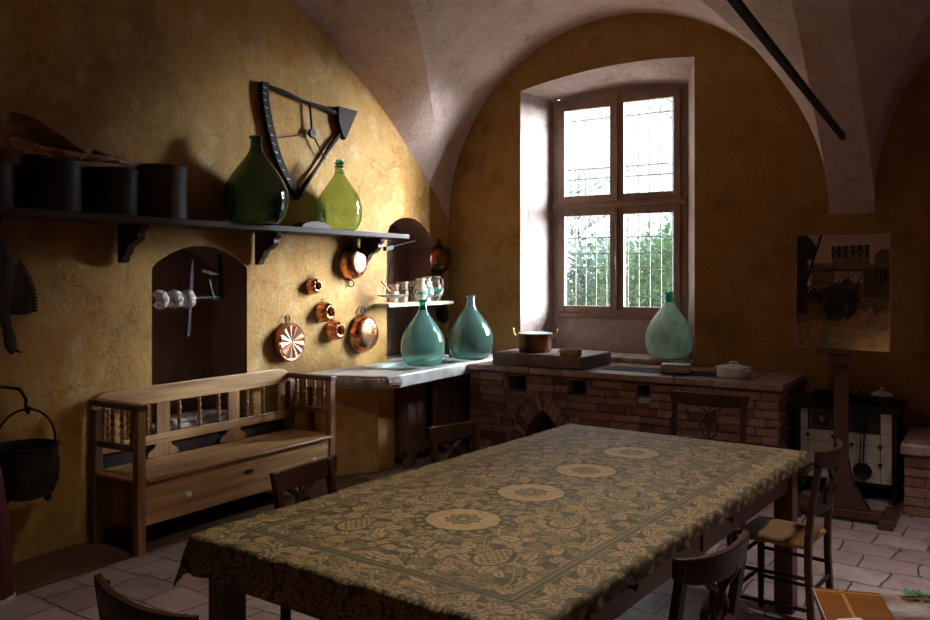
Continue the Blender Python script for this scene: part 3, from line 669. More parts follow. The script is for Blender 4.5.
mb.build('marble_slab', [M['marble'], M['marble_in']], sk, bevel=.012, weld=True)
mb = MB(); rp_ = [Vector((q[0], q[1], .805)).lerp(Vector((q2[0], q2[1], .805)), t/8) for q, q2 in zip(outl[1:4], outl[2:5]) for t in range(8)]
mb.tube(rp_, .04, 9, rs=[.038 + .014*mnoise.noise(Vector((k*.9, 2, 5))) for k in range(len(rp_))]); mb.build('rough_edge', M['stone_edge'], sk)
mb = MB(); mb.prism([P_(-4.70, 5.08), P_(-4.58, 5.14), P_(-4.40, 5.44), P_(-4.36, 5.50), P_(-4.38, 5.76), P_(-4.70, 5.76)], 0, .755, axes='xy'); mb.build('pedestal', M['stucco'], sk, bevel=.02)
cb = thing('sink_cabinet', 'dark brown wooden cabinet with a door ajar under the marble sink', 'cabinet', (-4.365, 6.37, 0))
C_ = lambda x0, x1, y0, y1, z0, z1, m: m.box(x0 + 4.45, x1 + 4.45, y0 - 6.3, y1 - 6.3, z0, z1)
mb = MB(); C_(-4.42, -4.35, 5.72, 5.80, .08, .745, mb); C_(-4.42, -4.35, 6.83, 6.90, .08, .745, mb); C_(-4.42, -4.352, 5.80, 6.83, .665, .745, mb); C_(-4.42, -4.352, 5.80, 6.83, .13, .19, mb); C_(-4.80, -4.42, 5.72, 5.745, .08, .745, mb); C_(-4.42, -4.352, 6.38, 6.83, .19, .665, mb)
mb.build('cabinet_frame', M['cabwood'], cb, bevel=.004)
for y in (5.72, 6.75):
    mb = MB(); mb.prism([(y - 6.3, .0), (y - 6.3 + .09, 0), (y - 6.3 + .12, .07), (y - 6.3 + .2, .13), (y - 6.3, .13)], .035, .098, axes='yz'); mb.build('foot', M['cabwood'], cb, bevel=.004)
def panel_door(y0, y1, rz, hinge_y):
    d = MB(); wd = y1 - y0; d.box(-.022, 0, 0, wd, .195, .66); d.box(0, .008, .05, wd - .05, .25, .61); d.box(.008, .014, .075, wd - .075, .28, .585)
    o = d.build('door', M['cabwood'], cb, bevel=.006); o.location = (.098, hinge_y - 6.3, 0); o.rotation_euler.z = rz
    return o
panel_door(5.79, 5.99, 0, 5.79)
d = MB(); d.box(-.022, 0, -.31, 0, .20, .70); d.box(0, .008, -.28, -.03, .25, .65); d = d.build('door', M['cabwood'], cb, bevel=.006); d.location = (.125, .02, 0); d.rotation_euler.z = R(9)
k = MB(); k.box(.008, .016, -.26, -.10, .46, .47); k.build('latch_bar', M['iron'], d)

# ------------------------------------------------------------------ recess: shelf, scale, jugs, pans
mb = MB(); mb.box(-.12, .14, -.60, -.415, 0, .035); mb.box(-.44, .14, -.415, .46, 0, .035)
o = mb.build('stone_shelf', M['marble'], bevel=.012); o.location = (-4.72, 6.53, 1.36); tag(o, 'short white stone shelf set across the arched corner recess', 'shelf')
def jug(label, loc, s, m, rz=0, group=None, spout=True):
    t = thing('ceramic_jug', label, 'jug', loc, rz, group)
    q = MB(); q.lathe([(0, 0), (.038*s, 0), (.04*s, .01*s), (.035*s, .02*s), (.055*s, .05*s), (.062*s, .085*s), (.05*s, .125*s), (.032*s, .155*s), (.034*s, .18*s), (.045*s, .20*s), (.040*s, .20*s), (.028*s, .17*s), (.028*s, .155*s), (.05*s, .09*s), (0, .012*s)], 28); q.build('jug_body', m, t, smooth=True)
    h = MB(); h.tube(spline([(-.040*s, 0, .185*s), (-.085*s, 0, .17*s), (-.088*s, 0, .11*s), (-.056*s, 0, .07*s)], 5), .007*s); h.build('handle', m, t, smooth=True)
    b = MB(); b.lathe([(.0555*s, .05*s), (.0632*s, .075*s), (.0626*s, .095*s), (.0575*s, .11*s)], 28, flute=.01, nf=9); b.build('painted_band', M['green_paint'], t, smooth=True)
    return t
jug('cream jug with green painted leaves at the front of the recess shelf', (-4.64, 6.50, 1.396), 1.12, M['ceramic'], R(200))
jug('tall cream jug with brown pattern right of the green painted jug', (-4.70, 6.68, 1.396), 1.18, M['ceramic_brown'], R(30))
jug('tall patterned jug at the right end of the recess shelf', (-4.70, 6.84, 1.396), 1.22, M['ceramic_brown'], R(160))
def crock(label, loc, r, h, m):
    q = MB(); q.lathe([(0, 0), (r*.8, 0), (r, h*.4), (r*.9, h*.8), (r, h), (r*.85, h), (r*.8, h*.5), (0, .01)], 24); o = q.build('crock', m, smooth=True); o.location = loc; tag(o, label, 'crock')
crock('brown mottled crock behind the scale pan on the recess shelf', (-4.82, 6.30, 1.396), .065, .17, M['ceramic_brown'])
crock('brown mottled crock in the middle of the recess shelf, behind the jugs', (-4.84, 6.47, 1.396), .065, .19, M['ceramic_brown'])
crock('squat brown crock at the back right of the recess shelf', (-4.86, 6.70, 1.396), .07, .195, M['ceramic_brown'])
crock('small light clay pot in front under the hanging scale pan', (-4.64, 6.22, 1.396), .04, .055, M['clay'])
sc = thing('balance_scale', 'old iron hanging scale with a shallow pan, hooked to the wall shelf end', 'scale', (-4.52, 5.95, 1.96))
m = MB(); m.tube([(-.05, -.07, -.075), (-.21, .58, .02)], .0045, 8); m.build('beam', M['quad'], sc, smooth=True)
m = MB(); m.tube([(-.06, -.02, .02), (-.063, -.02, -.06)], .005); m.bar((-.045, -.10, -.08), (-.075, .04, -.06), .03, .035); m.build('pivot_block', M['iron'], sc)
m = MB()
for k in range(14):
    zc = -.09 - k*.0175; a = k % 2
    if k < 7: m.tube([(-.055 + .006*math.cos(u)*(1 - a), .006*math.cos(u)*a, zc + .011*math.sin(u)) for u in [2*PI*i/8 for i in range(8)]], .002, 4, closed=True)
for a in (PI*.15, PI*.82, PI*1.5):
    m.tube([(-.055, 0, -.20), (-.055 + .13*math.cos(a), .13*math.sin(a), -.488)], .0028, 5)
m.build('chain', M['iron'], sc, smooth=True)
m = MB(); m.lathe([(0, -.512), (.08, -.508), (.135, -.488), (.137, -.485), (.13, -.484), (.08, -.502), (0, -.505)], 32, mtx=Matrix.Translation((-.055, 0, 0))); m.build('weighing_pan', M['alu'], sc, smooth=True)
mt = thing('clay_mortar', 'small clay mortar with a pestle standing in the hanging scale pan', 'mortar', (-4.575, 5.97, 1.456))
q = MB(); q.lathe([(0, 0), (.026, 0), (.028, .01), (.04, .05), (.034, .05), (.022, .012), (0, .01)], 20); q.build('bowl', M['clay'], mt, smooth=True)
q = MB(); q.tube([(.0, .0, .018), (-.03, -.05, .09), (-.05, -.09, .14)], .009, 8, rs=[.012, .008, .01]); q.build('pestle', M['clay'], mt, smooth=True)
# things below the recess shelf
m = MB(); m.tube([(0, .13*math.cos(u), .13*math.sin(u)) for u in [2*PI*i/28 for i in range(28)]], .006, 6, closed=True)
for k in range(9):
    c = -.11 + k*.0275; hh = math.sqrt(max(0, .0169 - c*c)); m.tube([(0, c, -hh), (0, c, hh)], .0015, 4); m.tube([(0, -hh, c), (0, hh, c)], .0015, 4)
o = m.build('wire_sieve', M['iron'], smooth=True); o.location = (-4.93, 6.34, 1.21); o.rotation_euler = (0, R(12), 0); tag(o, 'round dark wire sieve hanging under the stone shelf in the recess', 'sieve')
q = thing('frying_pan', 'small black frying pan hanging by its handle in the corner right of the stone shelf', 'pan', (XL + .004, 7.13, 1.25))
m = MB(); m.lathe([(0, .0), (.07, .0), (.095, .045), (.10, .045), (.075, -.0), (0, -.003)], 28, mtx=AX); m.build('pan_body', M['iron'], q, smooth=True)
m = MB(); m.bar((.035, 0, .09), (.012, 0, .36), .018, .006, up=(1, 0, 0)); m.build('handle', M['iron'], q)

# ------------------------------------------------------------------ copper on the left wall
def hung_pan(label, y, z, r, d, handles, m=None, sy=1.0, x=XS, cat='pan', prof=None, rim=True):
    y += .03*(x == XS)
    t = thing('copper_pan', label, cat, (x + .006, y, z)); m = m or M['copper']
    q = MB(); q.lathe(prof or [(r, 0), (r*1.04, .004), (r*1.0, .012), (r*.97, d*.45), (r*.86, d*.82), (r*.70, d*.97), (r*.5, d), (0, d*1.01)], 44, mtx=AX, sy=sy); q.build('pan_body', m, t, smooth=True, angle=50)
    for k in handles:
        a = k; s = r*.22; cz = math.sin(a)*r*1.02; cy = math.cos(a)*r*1.02
        h = MB(); h.tube([(.012 + .008*math.sin(u*1), cy + math.cos(a)*s*.9*(1 + math.cos(u)) - math.sin(a)*s*math.sin(u), cz + math.sin(a)*s*.9*(1 + math.cos(u)) + math.cos(a)*s*math.sin(u)) for u in [2*PI*i/14 for i in range(14)]], .0055, 6, closed=True); h.build('ring_handle', M['iron'], t, smooth=True)
    return t
hung_pan('copper pan hanging highest on the left wall, with an iron handle above and below', 5.555, 1.755, .145, .115, (PI/2, -PI/2), sy=.92)
hung_pan('wide oval copper pan hanging lowest right on the ochre wall', 5.72, 1.135, .165, .09, (PI/2,))
hung_pan('deep copper basin hanging in the room corner right of the recess', 7.09, 1.80, .155, .12, (PI/2,), m=M['copper_dark'], x=XL, prof=[(.165, 0), (.165, .012), (.135, .02), (.125, .06), (.10, .10), (.06, .122), (0, .125)])
t = hung_pan('round copper cake form with a radiating petal pattern on the ochre wall', 4.79, 1.125, .148, .07, (PI/2,), m=M['copper_soft'], prof=[(.148, 0), (.152, .004), (.148, .05), (.142, .062), (.13, .056), (.0, .056)])
q = MB(); n = 12
for k in range(n):
    a = 2*PI*k/n; b = a + 2*PI/n*.5; c = a + 2*PI/n
    q.add([(.062, 0, 0), (.060, .126*math.cos(a), .126*math.sin(a)), (.073, .128*math.cos(b), .128*math.sin(b)), (.060, .126*math.cos(c), .126*math.sin(c)), (.056, .132*math.cos(b), .132*math.sin(b))], [(0, 1, 2), (0, 2, 3), (1, 4, 2), (2, 4, 3)])
q.build('petal_relief', M['copper_soft'], t)
def mould(label, y, z, r, nf):
    t = thing('copper_mould', label, 'mould', (XS + .006, y + .03, z), 0, 'ring moulds on the ochre wall')
    q = MB(); d = r*1.15; q.lathe([(r, 0), (r*1.05, .004), (r, .010), (r*.95, d*.4), (r*.80, d*.85), (r*.62, d), (r*.44, d*.96), (r*.32, d*.75), (r*.30, d*.2), (0, d*.2)], 96, mtx=AX, flute=.075, nf=nf, fl=[0, 0, .3, 1, 1, 1, .6, .2, 0, 0]); q.build('mould_body', M['copper'], t, smooth=True, angle=60)
    h = MB(); h.tube([(.006, .016*math.cos(u), r*1.12 + .018*math.sin(u)) for u in [2*PI*i/12 for i in range(12)]], .0028, 6, closed=True); h.build('hanging_ring', M['iron'], t, smooth=True)
mould('small copper ring mould hanging highest of the three fluted moulds', 5.075, 1.56, .066, 8)
mould('fluted copper ring mould hanging in the middle of the three moulds', 5.205, 1.344, .082, 12)
mould('fluted copper ring mould hanging lowest of the three moulds', 5.33, 1.185, .082, 12)

# ------------------------------------------------------------------ long shelf, cans
sh = thing('wall_shelf', 'long dark wooden shelf running along the ochre wall on carved brackets', 'shelf', (-4.585, 4.0, 1.97))
m = MB(); m.box(-.158, .160, -2.2, 2.03, 0, .042); m.build('shelf_board', M['shelfwood'], sh, bevel=.006)
for y in (2.0, 3.33, 4.49, 5.72):
    m = MB(); m.prism([(-.13, 0), (.10, 0), (.108, -.03), (.07, -.055), (.075, -.085), (.03, -.12), (-.03, -.145), (-.05, -.185), (-.075, -.20), (-.085, -.235), (-.13, -.245)], y - 4 - .03, y - 4 + .03, axes='xz'); m.build('bracket', M['dwood2'], sh, bevel=.006)
def can(label, y, r, h, m, x=-4.585):
    t = thing('tin_can', label, 'can', (x, y, 2.014), 0)
    q = MB(); q.lathe([(0, 0), (r, 0), (r, .008), (r*.985, .012), (r*.985, h - .03), (r*1.0, h - .028), (r, h - .004), (r*.97, h), (0, h)], 40); q.build('can_body', m, t, smooth=True)
    q = MB(); q.lathe([(r*1.012, h - .03), (r*1.012, h + .002), (r*.95, h + .008), (0, h + .008), (0, h), (r*.9, h - .02)], 40); q.build('lid', m, t, smooth=True)
can('dark round tin right of the middle tin, next to the big demijohn', 3.54, .155, .335, M['dwood2'])
can('dark grey round tin in the middle of the row on the shelf', 3.17, .153, .275, M['darkmetal'])
can('wide dark round tin under the broken plaster on the shelf', 2.785, .158, .28, M['darkmetal'])
can('dark reddish round tin at the far left end of the shelf', 2.40, .15, .235, M['dwood2'])
m = MB(); m.prism([(.17*math.cos(PI*k/14), .055*math.sin(PI*k/14)) for k in range(15)], -.05, .06, axes='yz'); o = m.build('half_round_board', M['dwood2'], bevel=.004); o.location = (-4.53, 4.88, 2.0135)
tag(o, 'low dark half-round wooden board on the shelf between the two demijohns', 'board')

# ------------------------------------------------------------------ triangular toothed frame hung on the wall
tf = thing('wooden_quadrant', 'dark wooden triangular frame with a curved toothed edge hung on the ochre wall', 'frame', (XS + .03, 5.03, 2.7))
def Q(y, z, x=0): return Vector((x, y - 5.0, z - 2.7))
arc = spline([Q(4.525, 3.115), Q(4.535, 2.95), Q(4.60, 2.72), Q(4.70, 2.50), Q(4.90, 2.27)], 7)
m = MB()
for a, b in zip(arc, arc[1:]): m.bar(a, b + (b - a)*.08, .065, .045, up=(1, 0, 0))
m.build('curved_rail', M['quad'], tf)
for k in range(2, len(arc) - 3, 2):
    m = MB(); m.bar(arc[k] + Vector((.024, -.03, .004)), arc[k] + Vector((.024, -.002, -.004)), .007, .004, up=(1, 0, 0)); m.build('bone_peg', M['white_bone'], tf)
for a, b in ((Q(4.58, 3.09), Q(5.42, 3.005)), (Q(4.90, 2.29), Q(5.40, 2.86))):
    m = MB(); P5 = [a.lerp(b, k/12) + Vector((.0, 0, .004*math.sin(k*.9))) for k in range(13)]; m.tube(P5, .02, 7, rs=[.017 + .004*math.sin(k*.8) for k in range(13)]); m.build('side_bar', M['quad'], tf, smooth=True)
m = MB(); m.prism([(5.35 - 5, 3.07 - 2.7), (5.60 - 5, 3.07 - 2.7), (5.44 - 5, 2.80 - 2.7), (5.40 - 5, 2.84 - 2.7), (5.35 - 5, 2.95 - 2.7)], -.02, .03, axes='yz'); m.build('corner_block', M['quad'], tf, bevel=.004)
hub = Q(5.045, 2.80, .012); m = MB(); m.lathe([(0, -.012), (.038, -.012), (.042, 0), (.036, .014), (0, .016)], 20, mtx=Matrix.Translation(hub) @ AX); m.build('hub', M['iron'], tf, smooth=True)
m = MB(); m.tube([hub, Q(5.02, 3.03, .01)], .009); m.tube([hub, Q(5.20, 2.61, .01)], .008); m.tube([hub, Q(4.62, 2.70, .01)], .004); m.build('rods', M['iron'], tf, smooth=True)

# ------------------------------------------------------------------ niche: spit with discs
sp = thing('roasting_spit', 'iron spit carrying white chalky discs mounted in the niche', 'spit', (-4.86, 3.99, 1.48))
m = MB(); m.tube([(0, -.42, 0), (0, .26, .005)], .012); m.build('axle', M['iron'], sp, smooth=True)
m = MB()
for k, y in enumerate((-.375, -.33)): m.lathe([(0, -.014), (.03, -.012), (.034, 0), (.03, .012), (0, .014)], 14, mtx=Matrix.Translation((0, y, 0)) @ Matrix.Rotation(R(90), 4, 'X'))
m.build('collar', M['iron'], sp, smooth=True)
for y in (-.26, -.14, -.03):
    m = MB(); m.lathe([(0, -.045), (.035, -.042), (.062, -.03), (.068, 0), (.055, .03), (.035, .045), (0, .048)], 22, mtx=Matrix.Translation((0, y, 0)) @ Matrix.Rotation(R(98), 4, 'X'), flute=.05, nf=7); m.build('disc', M['white_bone'], sp, smooth=True)
m = MB(); m.bar((.02, .0, .28), (.0, -.02, -.26), .025, .012); m.bar((0, .10, .20), (0, .26, .17), .008, .02); m.build('lever', M['iron'], sp)
m = MB(); m.bar((0, .16, .14), (0, .20, .0), .03, .012); m.bar((0, .20, .005), (0, .30, .0), .012, .03); m.bar((0, .285, .0), (0, .265, .38), .02, .035); m.bar((0, .265, .37), (-.24, .265, .37), .02, .02); m.build('bracket', M['iron'], sp)
for k, (y, wd, z, hh) in enumerate(((3.98, .33, .586, .033), (4.05, .27, .628, .028))):
    m = MB(); m.box(-.10, .10, -wd, wd*.9, 0, hh, jit=.004); o = m.build('stone_step', M['stone_edge'], bevel=.006); o.location = (-4.88, y, z)
    tag(o, ('grey flat stone lying on the niche floor behind the bench back', 'upper grey flat stone stacked in the niche behind the bench back')[k], 'stone')

# ------------------------------------------------------------------ bench
bn = thing('storage_bench', 'long worn pine box bench with turned spindles against the ochre wall', 'bench', (-4.465, 3.97, 0))
X0, X1, Y0, Y1 = -.245, .225, -.865, .86      # back, front, left, right
def part(nm, mk, *boxes, bev=.005):
    m = MB()
    for b in boxes: m.box(*b)
    return m.build(nm, M[mk], bn, bevel=bev)
for (x, y, h) in ((X1 - .055, Y0, .885), (X1 - .055, Y1 - .055, .885), (X0, Y0, .86), (X0, Y1 - .055, .86)):
    part('leg', 'pine_v' if x > 0 else 'pine_dark', (x, x + .055, y, y + .055, 0, h - .035))
for y in (Y0, Y1 - .055):
    part('armrest', 'pine_dark', (X0 - .005, X1 + .008, y - .008, y + .063, .85, .888), bev=.008)
    part('arm_rail', 'pine_dark', (X0 + .055, X1 - .055, y + .012, y + .043, .60, .64))
    part('side_panel', 'pine_dark', (X0 + .02, X1 - .03, y + .015, y + .035, .16, .425))
def spindle(x, y, z0, z1):
    h = z1 - z0; pr = [(.010, 0), (.010, .06), (.016, .10), (.008, .14), (.013, .22), (.017, .30), (.010, .38), (.008, .42), (.016, .47), (.016, .53), (.008, .58), (.010, .62), (.017, .70), (.013, .78), (.008, .86), (.016, .90), (.010, .94), (.010, 1)]
    m = MB(); m.lathe([(r, z0 + t*h) for r, t in pr], 12, mtx=Matrix.Translation((x, y, 0))); m.build('spindle', M['pine_v'], bn, smooth=True, angle=60)
for y in (Y0 + .028, Y1 - .028):
    for k in range(4): spindle(X0 + .055 + (X1 - X0 - .11)*(k + .5)/4, y, .638, .852)
# back: shaped top board, stiles, lower rail, spindles
m = MB(); m.prism([(Y0 + .0, .805), (Y1 - .0, .805), (Y1 - .0, .855), (Y1 - .06, .905), (Y1 - .12, .925), (0, .925), (Y0 + .10, .92), (Y0 + .04, .90), (Y0 + .0, .86)], X0 - .012, X0 + .022, axes='yz'); m.build('top_board', M['pine'], bn, bevel=.006)
part('back_rail', 'pine', (X0 - .002, X0 + .022, Y0 + .05, Y1 - .05, .535, .60))
for y in (-.34, .27):
    m = MB(); m.prism([(y - .05, .448), (y + .05, .448), (y + .125, .452), (y + .115, .485), (y + .07, .51), (y + .052, .55), (y + .052, .808), (y - .052, .808), (y - .052, .55), (y - .07, .51), (y - .115, .485), (y - .125, .452)], X0 + .0, X0 + .02, axes='yz'); m.build('back_stile', M['pine_v'], bn, bevel=.003)
for ya, yb in ((Y0 + .055, -.39), (-.29, .22), (.32, Y1 - .055)):
    for k in range(3): spindle(X0 + .01, ya + (yb - ya)*(k + .5)/3, .598, .808)
m = MB(); m.box(X0 + .02, X1 - .0, Y0 + .058, Y1 - .058, .425, .448); m.box(X0 + .02, X1 + .022, Y0 + .058, Y1 - .058, .4255, .4475); m.build('seat', M['pine'], bn, bevel=.007)
part('seat_side', 'pine', (X0 + .02, X1 - .057, Y0 + .003, Y0 + .057, .425, .446)); part('seat_side', 'pine', (X0 + .02, X1 - .057, Y1 - .057, Y1 - .003, .425, .446))
dr = part('drawer', 'pine', (X1 - .035, X1 - .012, Y0 + .058, Y1 - .058, .165, .418))
part('bottom_board', 'pine_dark', (X0 + .05, X1 - .04, Y0 + .058, Y1 - .058, .16, .175)); part('gap_shade_panel', 'quad', (X0 - .012, X0 - .003, Y0 + .058, Y1 - .058, .16, .56))  # dark panel behind the gap, put in as the shade under the back rail
for y in (-.52, .60):
    q = MB(); q.lathe([(.012, 0), (.008, .01), (.010, .018), (.020, .026), (.022, .036), (.014, .046), (0, .048)], 20, mtx=Matrix.Translation((X1 - .012, y, .30)) @ AX); q.build('knob', M['chrome'], dr, smooth=True)
q = MB(); q.prism([(.045*math.cos(a)*(1 + .15*math.cos(4*a)), .33 + .016*math.sin(a)) for a in [2*PI*k/20 for k in range(20)]], X1 - .0125, X1 - .009, axes='yz'); q.build('keyhole_plate', M['iron'], dr)

# ------------------------------------------------------------------ long table and its cloth
TC, TR = (-1.55, 3.15), R(-3.7)
TW, TL = .67, 1.305
tb = thing('dining_table', 'long old wooden table with square legs under the patterned cloth', 'table', (TC[0], TC[1], 0), TR)
m = MB(); m.box(-TW + .012, TW - .012, -TL + .012, TL - .012, .742, .772); m.build('tabletop', M['tablewood'], tb, bevel=.004)
for sx in (-1, 1):
    for sy in (-1, 1):
        m = MB(); m.box(sx*(TW - .085) - .045, sx*(TW - .085) + .045, sy*(TL - .085) - .045, sy*(TL - .085) + .045, 0, .742); m.build('leg', M['tablewood'], tb, bevel=.005)
for sx in (-1, 1):
    m = MB(); m.box(sx*(TW - .075) - .014, sx*(TW - .075) + .014, -TL + .13, TL - .13, .60, .742); m.build('apron', M['tablewood'], tb, bevel=.003)
for sy in (-1, 1):
    m = MB(); m.box(-TW + .13, TW - .13, sy*(TL - .075) - .014, sy*(TL - .075) + .014, .60, .742); m.build('apron', M['tablewood'], tb, bevel=.003)
for y in (-.62, .28):
    m = MB(); m.box(TW - .063, TW - .052, y - .27, y + .27, .615, .735); q = m.build('drawer', M['tablewood'], tb, bevel=.004)
    k = MB(); k.lathe([(.007, 0), (.007, .012), (.015, .018), (.014, .026), (0, .03)], 14, mtx=Matrix.Translation((TW - .052, y, .675)) @ AX); k.build('knob', M['tablewood'], q, smooth=True)
def cloth_pattern(A, B, st):
    """colours woven in the cloth: leaves, fruit, four round medallions down the middle, a striped border"""
    nx, ny = int(2*A/st) + 1, int(2*B/st) + 1
    rg = np.random.default_rng(5); dark = np.array([.062, .052, .024]); tan = np.array([.285, .195, .092]); mid = np.array([.165, .120, .055])
    X, Y = np.meshgrid(np.linspace(-A, A, nx), np.linspace(-B, B, ny), indexing='ij')
    C = np.tile(dark, (nx, ny, 1)); 
    def ell(cx, cy, a, b, th, col, veins=True, outline=True):
        r = max(a, b)*1.15; i0, i1 = max(0, int((cx - r + A)/st)), min(nx, int((cx + r + A)/st) + 2); j0, j1 = max(0, int((cy - r + B)/st)), min(ny, int((cy + r + B)/st) + 2)
        if i0 >= i1 or j0 >= j1: return
        x = X[i0:i1, j0:j1] - cx; y = Y[i0:i1, j0:j1] - cy; u = x*math.cos(th) + y*math.sin(th); v = -x*math.sin(th) + y*math.cos(th)
        e = (u/a)**2 + (v/(b*(1 - .35*(u/a))))**2; sub = C[i0:i1, j0:j1]
        if outline: sub[e < 1.25] = dark*.75
        sub[e < .92] = col
        if veins:
            sub[(e < .8) & (np.abs(v) < st*.6)] = dark
            sub[(e < .75) & (np.sin((np.abs(v)*1.2 + u)*2*np.pi/.017) > .72)] = col*.62
    P = .46; base = []
    for k in range(330):
        base.append((rg.uniform(0, .64), rg.uniform(0, P), rg.uniform(.016, .045), rg.uniform(.35, .6), rg.uniform(0, 6.28), rg.random()))
    base.sort(key=lambda t: t[2])
    for rep_ in range(-4, 5):
        for (x, y, a, q, th, k) in base:
            for s in (-1, 1):
                col = tan*(1.0 + .3*(k - .5)) if k > .3 else mid
                ell(s*x, rep_*P + y, a, a*q, th if s > 0 else math.pi - th, col)
    # stems
    for s in (-1, 1):
        for x0 in (.20, .40):
            w_ = np.abs(X*s - x0 - .05*np.sin(2*np.pi*Y/P + x0*9)); C[(w_ < .007) & (X*s > 0)] = dark*.8; C[(w_ < .0035) & (X*s > 0)] = tan*.9
    # pine-apple like clusters between the medallions, off the middle line
    for rep_ in range(-3, 4):
        for s in (-1, 1):
            cx, cy = s*.29, .03 + rep_*P; ell(cx, cy, .085, .05, 1.57, tan, veins=False)
            d = ((X - cx)/.045)**2 + ((Y - cy)/.075)**2; msk = d < 1
            C[msk & ((np.sin((X + Y)*2*np.pi/.026) > .55) | (np.sin((X - Y)*2*np.pi/.026) > .55))] = dark*1.2
    for cy in (-.63, -.17, .295, .765):
        r = np.hypot((X + .025)*.97, Y - cy); th = np.arctan2(Y - cy, X + .025)
        C[r < .170 + .012*np.sin(10*th)] = dark*.85
        m_ = (r < .165) & (r > .142) & (np.sin(20*th) > .1); C[m_] = mid*1.1
        C[r < .130 + .0025*np.sin(14*th)] = tan*1.08
        C[(r < .125) & (r > .07) & (np.sin(r*2*np.pi/.014) > .8)] = tan*.86
        C[(r < .062 + .006*np.cos(9*th))] = dark*1.25; C[(r < .054) & (r > .026) & (np.cos(9*th) > -.25)] = tan*.9; C[(r < .046) & (r > .034) & (np.cos(9*th) > .55)] = dark*1.2; C[(r < .014)] = tan*.9
    # border
    ex = TW - np.abs(X); ey = TL - np.abs(Y); e = np.minimum(ex, ey); al = np.where(ex < ey, Y, X)
    bd = e < .155
    C[bd & (np.abs(e - .055 - .028*np.sin(al*2*np.pi/.21)) < .011)] = dark*.8; C[bd & (np.abs(e - .055 - .028*np.sin(al*2*np.pi/.21)) < .006)] = tan*.9
    for rep_ in range(-16, 17):
        for s in (-1, 1):
            for (o, q, th0, sz) in ((.03, .02, .6, .032), (.085, .088, -.7, .03), (.0, .045, 2.2, .022), (.14, .03, 1.9, .026), (.05, -.035, .4, .036), (.15, -.035, 2.6, .036), (.11, -.09, .5, .036), (.02, -.09, 2.6, .036)):
                v = rep_*.21 + o
                if abs(v) < TL + .12: ell(s*(TW - q), v, sz, sz*.5, th0 if s > 0 else math.pi - th0, tan*.98)
                if abs(v) < TW + .1: ell(v, s*(TL - q), sz, sz*.5, th0 + 1.57 if s > 0 else -th0 - 1.57, tan*.98)
    for a_, b_ in ((.150, .156), (.128, .134), (.168, .172)): C[(e > a_) & (e < b_)] = mid
    C[(e > .134) & (e < .150)] = dark; C[(e > .156) & (e < .168)] = dark
    # an old reddish stain and a small red spot
    C[((X + .42)/.05)**2 + ((Y - .42)/.022)**2 + .5*np.sin(X*160)*np.sin(Y*210) < .7] = np.array([.14, .045, .02])
    C[np.hypot(X + .25, Y - .97) < .008] = np.array([.30, .05, .02])
    C *= (1 + .10*rg.standard_normal((nx, ny, 1)))
    return X, Y, np.clip(C, .01, 1)
st = .0045; A_, B_ = TW + .12, TL + .125
TWR = .062
X_, Y_, C_arr = cloth_pattern(A_, B_, st); nx, ny = X_.shape
du = np.maximum(np.abs(X_) - (TW - .012), 0)*np.sign(X_); dv = np.maximum(np.abs(Y_) - (TL - .012), 0)*np.sign(Y_)
e_ = np.hypot(du, dv); en = np.maximum(e_, 1e-9); ox, oy = du/en, dv/en
s_ = e_*1.0; al_ = np.where(np.abs(du) > np.abs(dv), Y_, X_)
s_ = np.where((X_ > 0) & (np.abs(Y_) < TL), s_*.45, s_); s_ = np.where((X_ > 0) & (np.abs(Y_) >= TL), s_*np.clip(.45 + .55*(1.0 - np.clip(np.abs(du)/.12, 0, 1)), .45, 1), s_)
bend = .016; ang = np.minimum(s_/bend, PI/2); hor = bend*np.sin(ang); dn = bend*(1 - np.cos(ang)) + np.maximum(s_ - bend*PI/2, 0)
wave = (.008*np.sin(al_*2*PI/.31 + 1.2) + .006*np.sin(al_*2*PI/.17) + .004*np.sin(al_*2*PI/.09))*np.clip(s_/.08, 0, 1)
corner = np.clip(np.minimum(np.abs(du), np.abs(dv))/.09, 0, 1)
hor = hor + wave + .05*corner*np.clip(s_/.1, 0, 1) + .006*np.clip(s_/.1, 0, 1)
px_ = np.clip(X_, -(TW - .012), TW - .012) + ox*hor; py_ = np.clip(Y_, -(TL - .012), TL - .012) + oy*hor
pz_ = .7785 - dn + .0012*np.sin(X_*23 + np.sin(Y_*9)*2)*np.sin(Y_*17) + .0007*np.sin(X_*61)*np.sin(Y_*47 + X_*9)
V3 = np.stack([px_, py_, pz_], -1).reshape(-1, 3)
I = np.arange(nx*ny).reshape(nx, ny); F4 = np.stack([I[:-1, :-1], I[1:, :-1], I[1:, 1:], I[:-1, 1:]], -1).reshape(-1, 4)
def np_mesh(name, V, F, C, mt):
    me = bpy.data.meshes.new(name); me.vertices.add(len(V)); me.vertices.foreach_set('co', V.astype(np.float32).ravel())
    me.loops.add(len(F)*4); me.loops.foreach_set('vertex_index', F.astype(np.int32).ravel()); me.polygons.add(len(F)); me.polygons.foreach_set('loop_start', np.arange(0, len(F)*4, 4, dtype=np.int32))
    me.update(calc_edges=True); me.validate()
    ca = me.color_attributes.new('pattern', 'FLOAT_COLOR', 'POINT'); ca.data.foreach_set('color', np.concatenate([C.reshape(-1, 3), np.ones((len(V), 1))], 1).astype(np.float32).ravel())
    me.polygons.foreach_set('use_smooth', [True]*len(F)); me.materials.append(mt)
    o = bpy.data.objects.new(name, me); COL.objects.link(o); return o
cl = np_mesh('tablecloth', V3, F4, C_arr, M['cloth']); cl.location = (TC[0], TC[1], 0); cl.rotation_euler.z = TR
tag(cl, 'olive and tan tapestry tablecloth with round medallions draped over the long table', 'tablecloth')

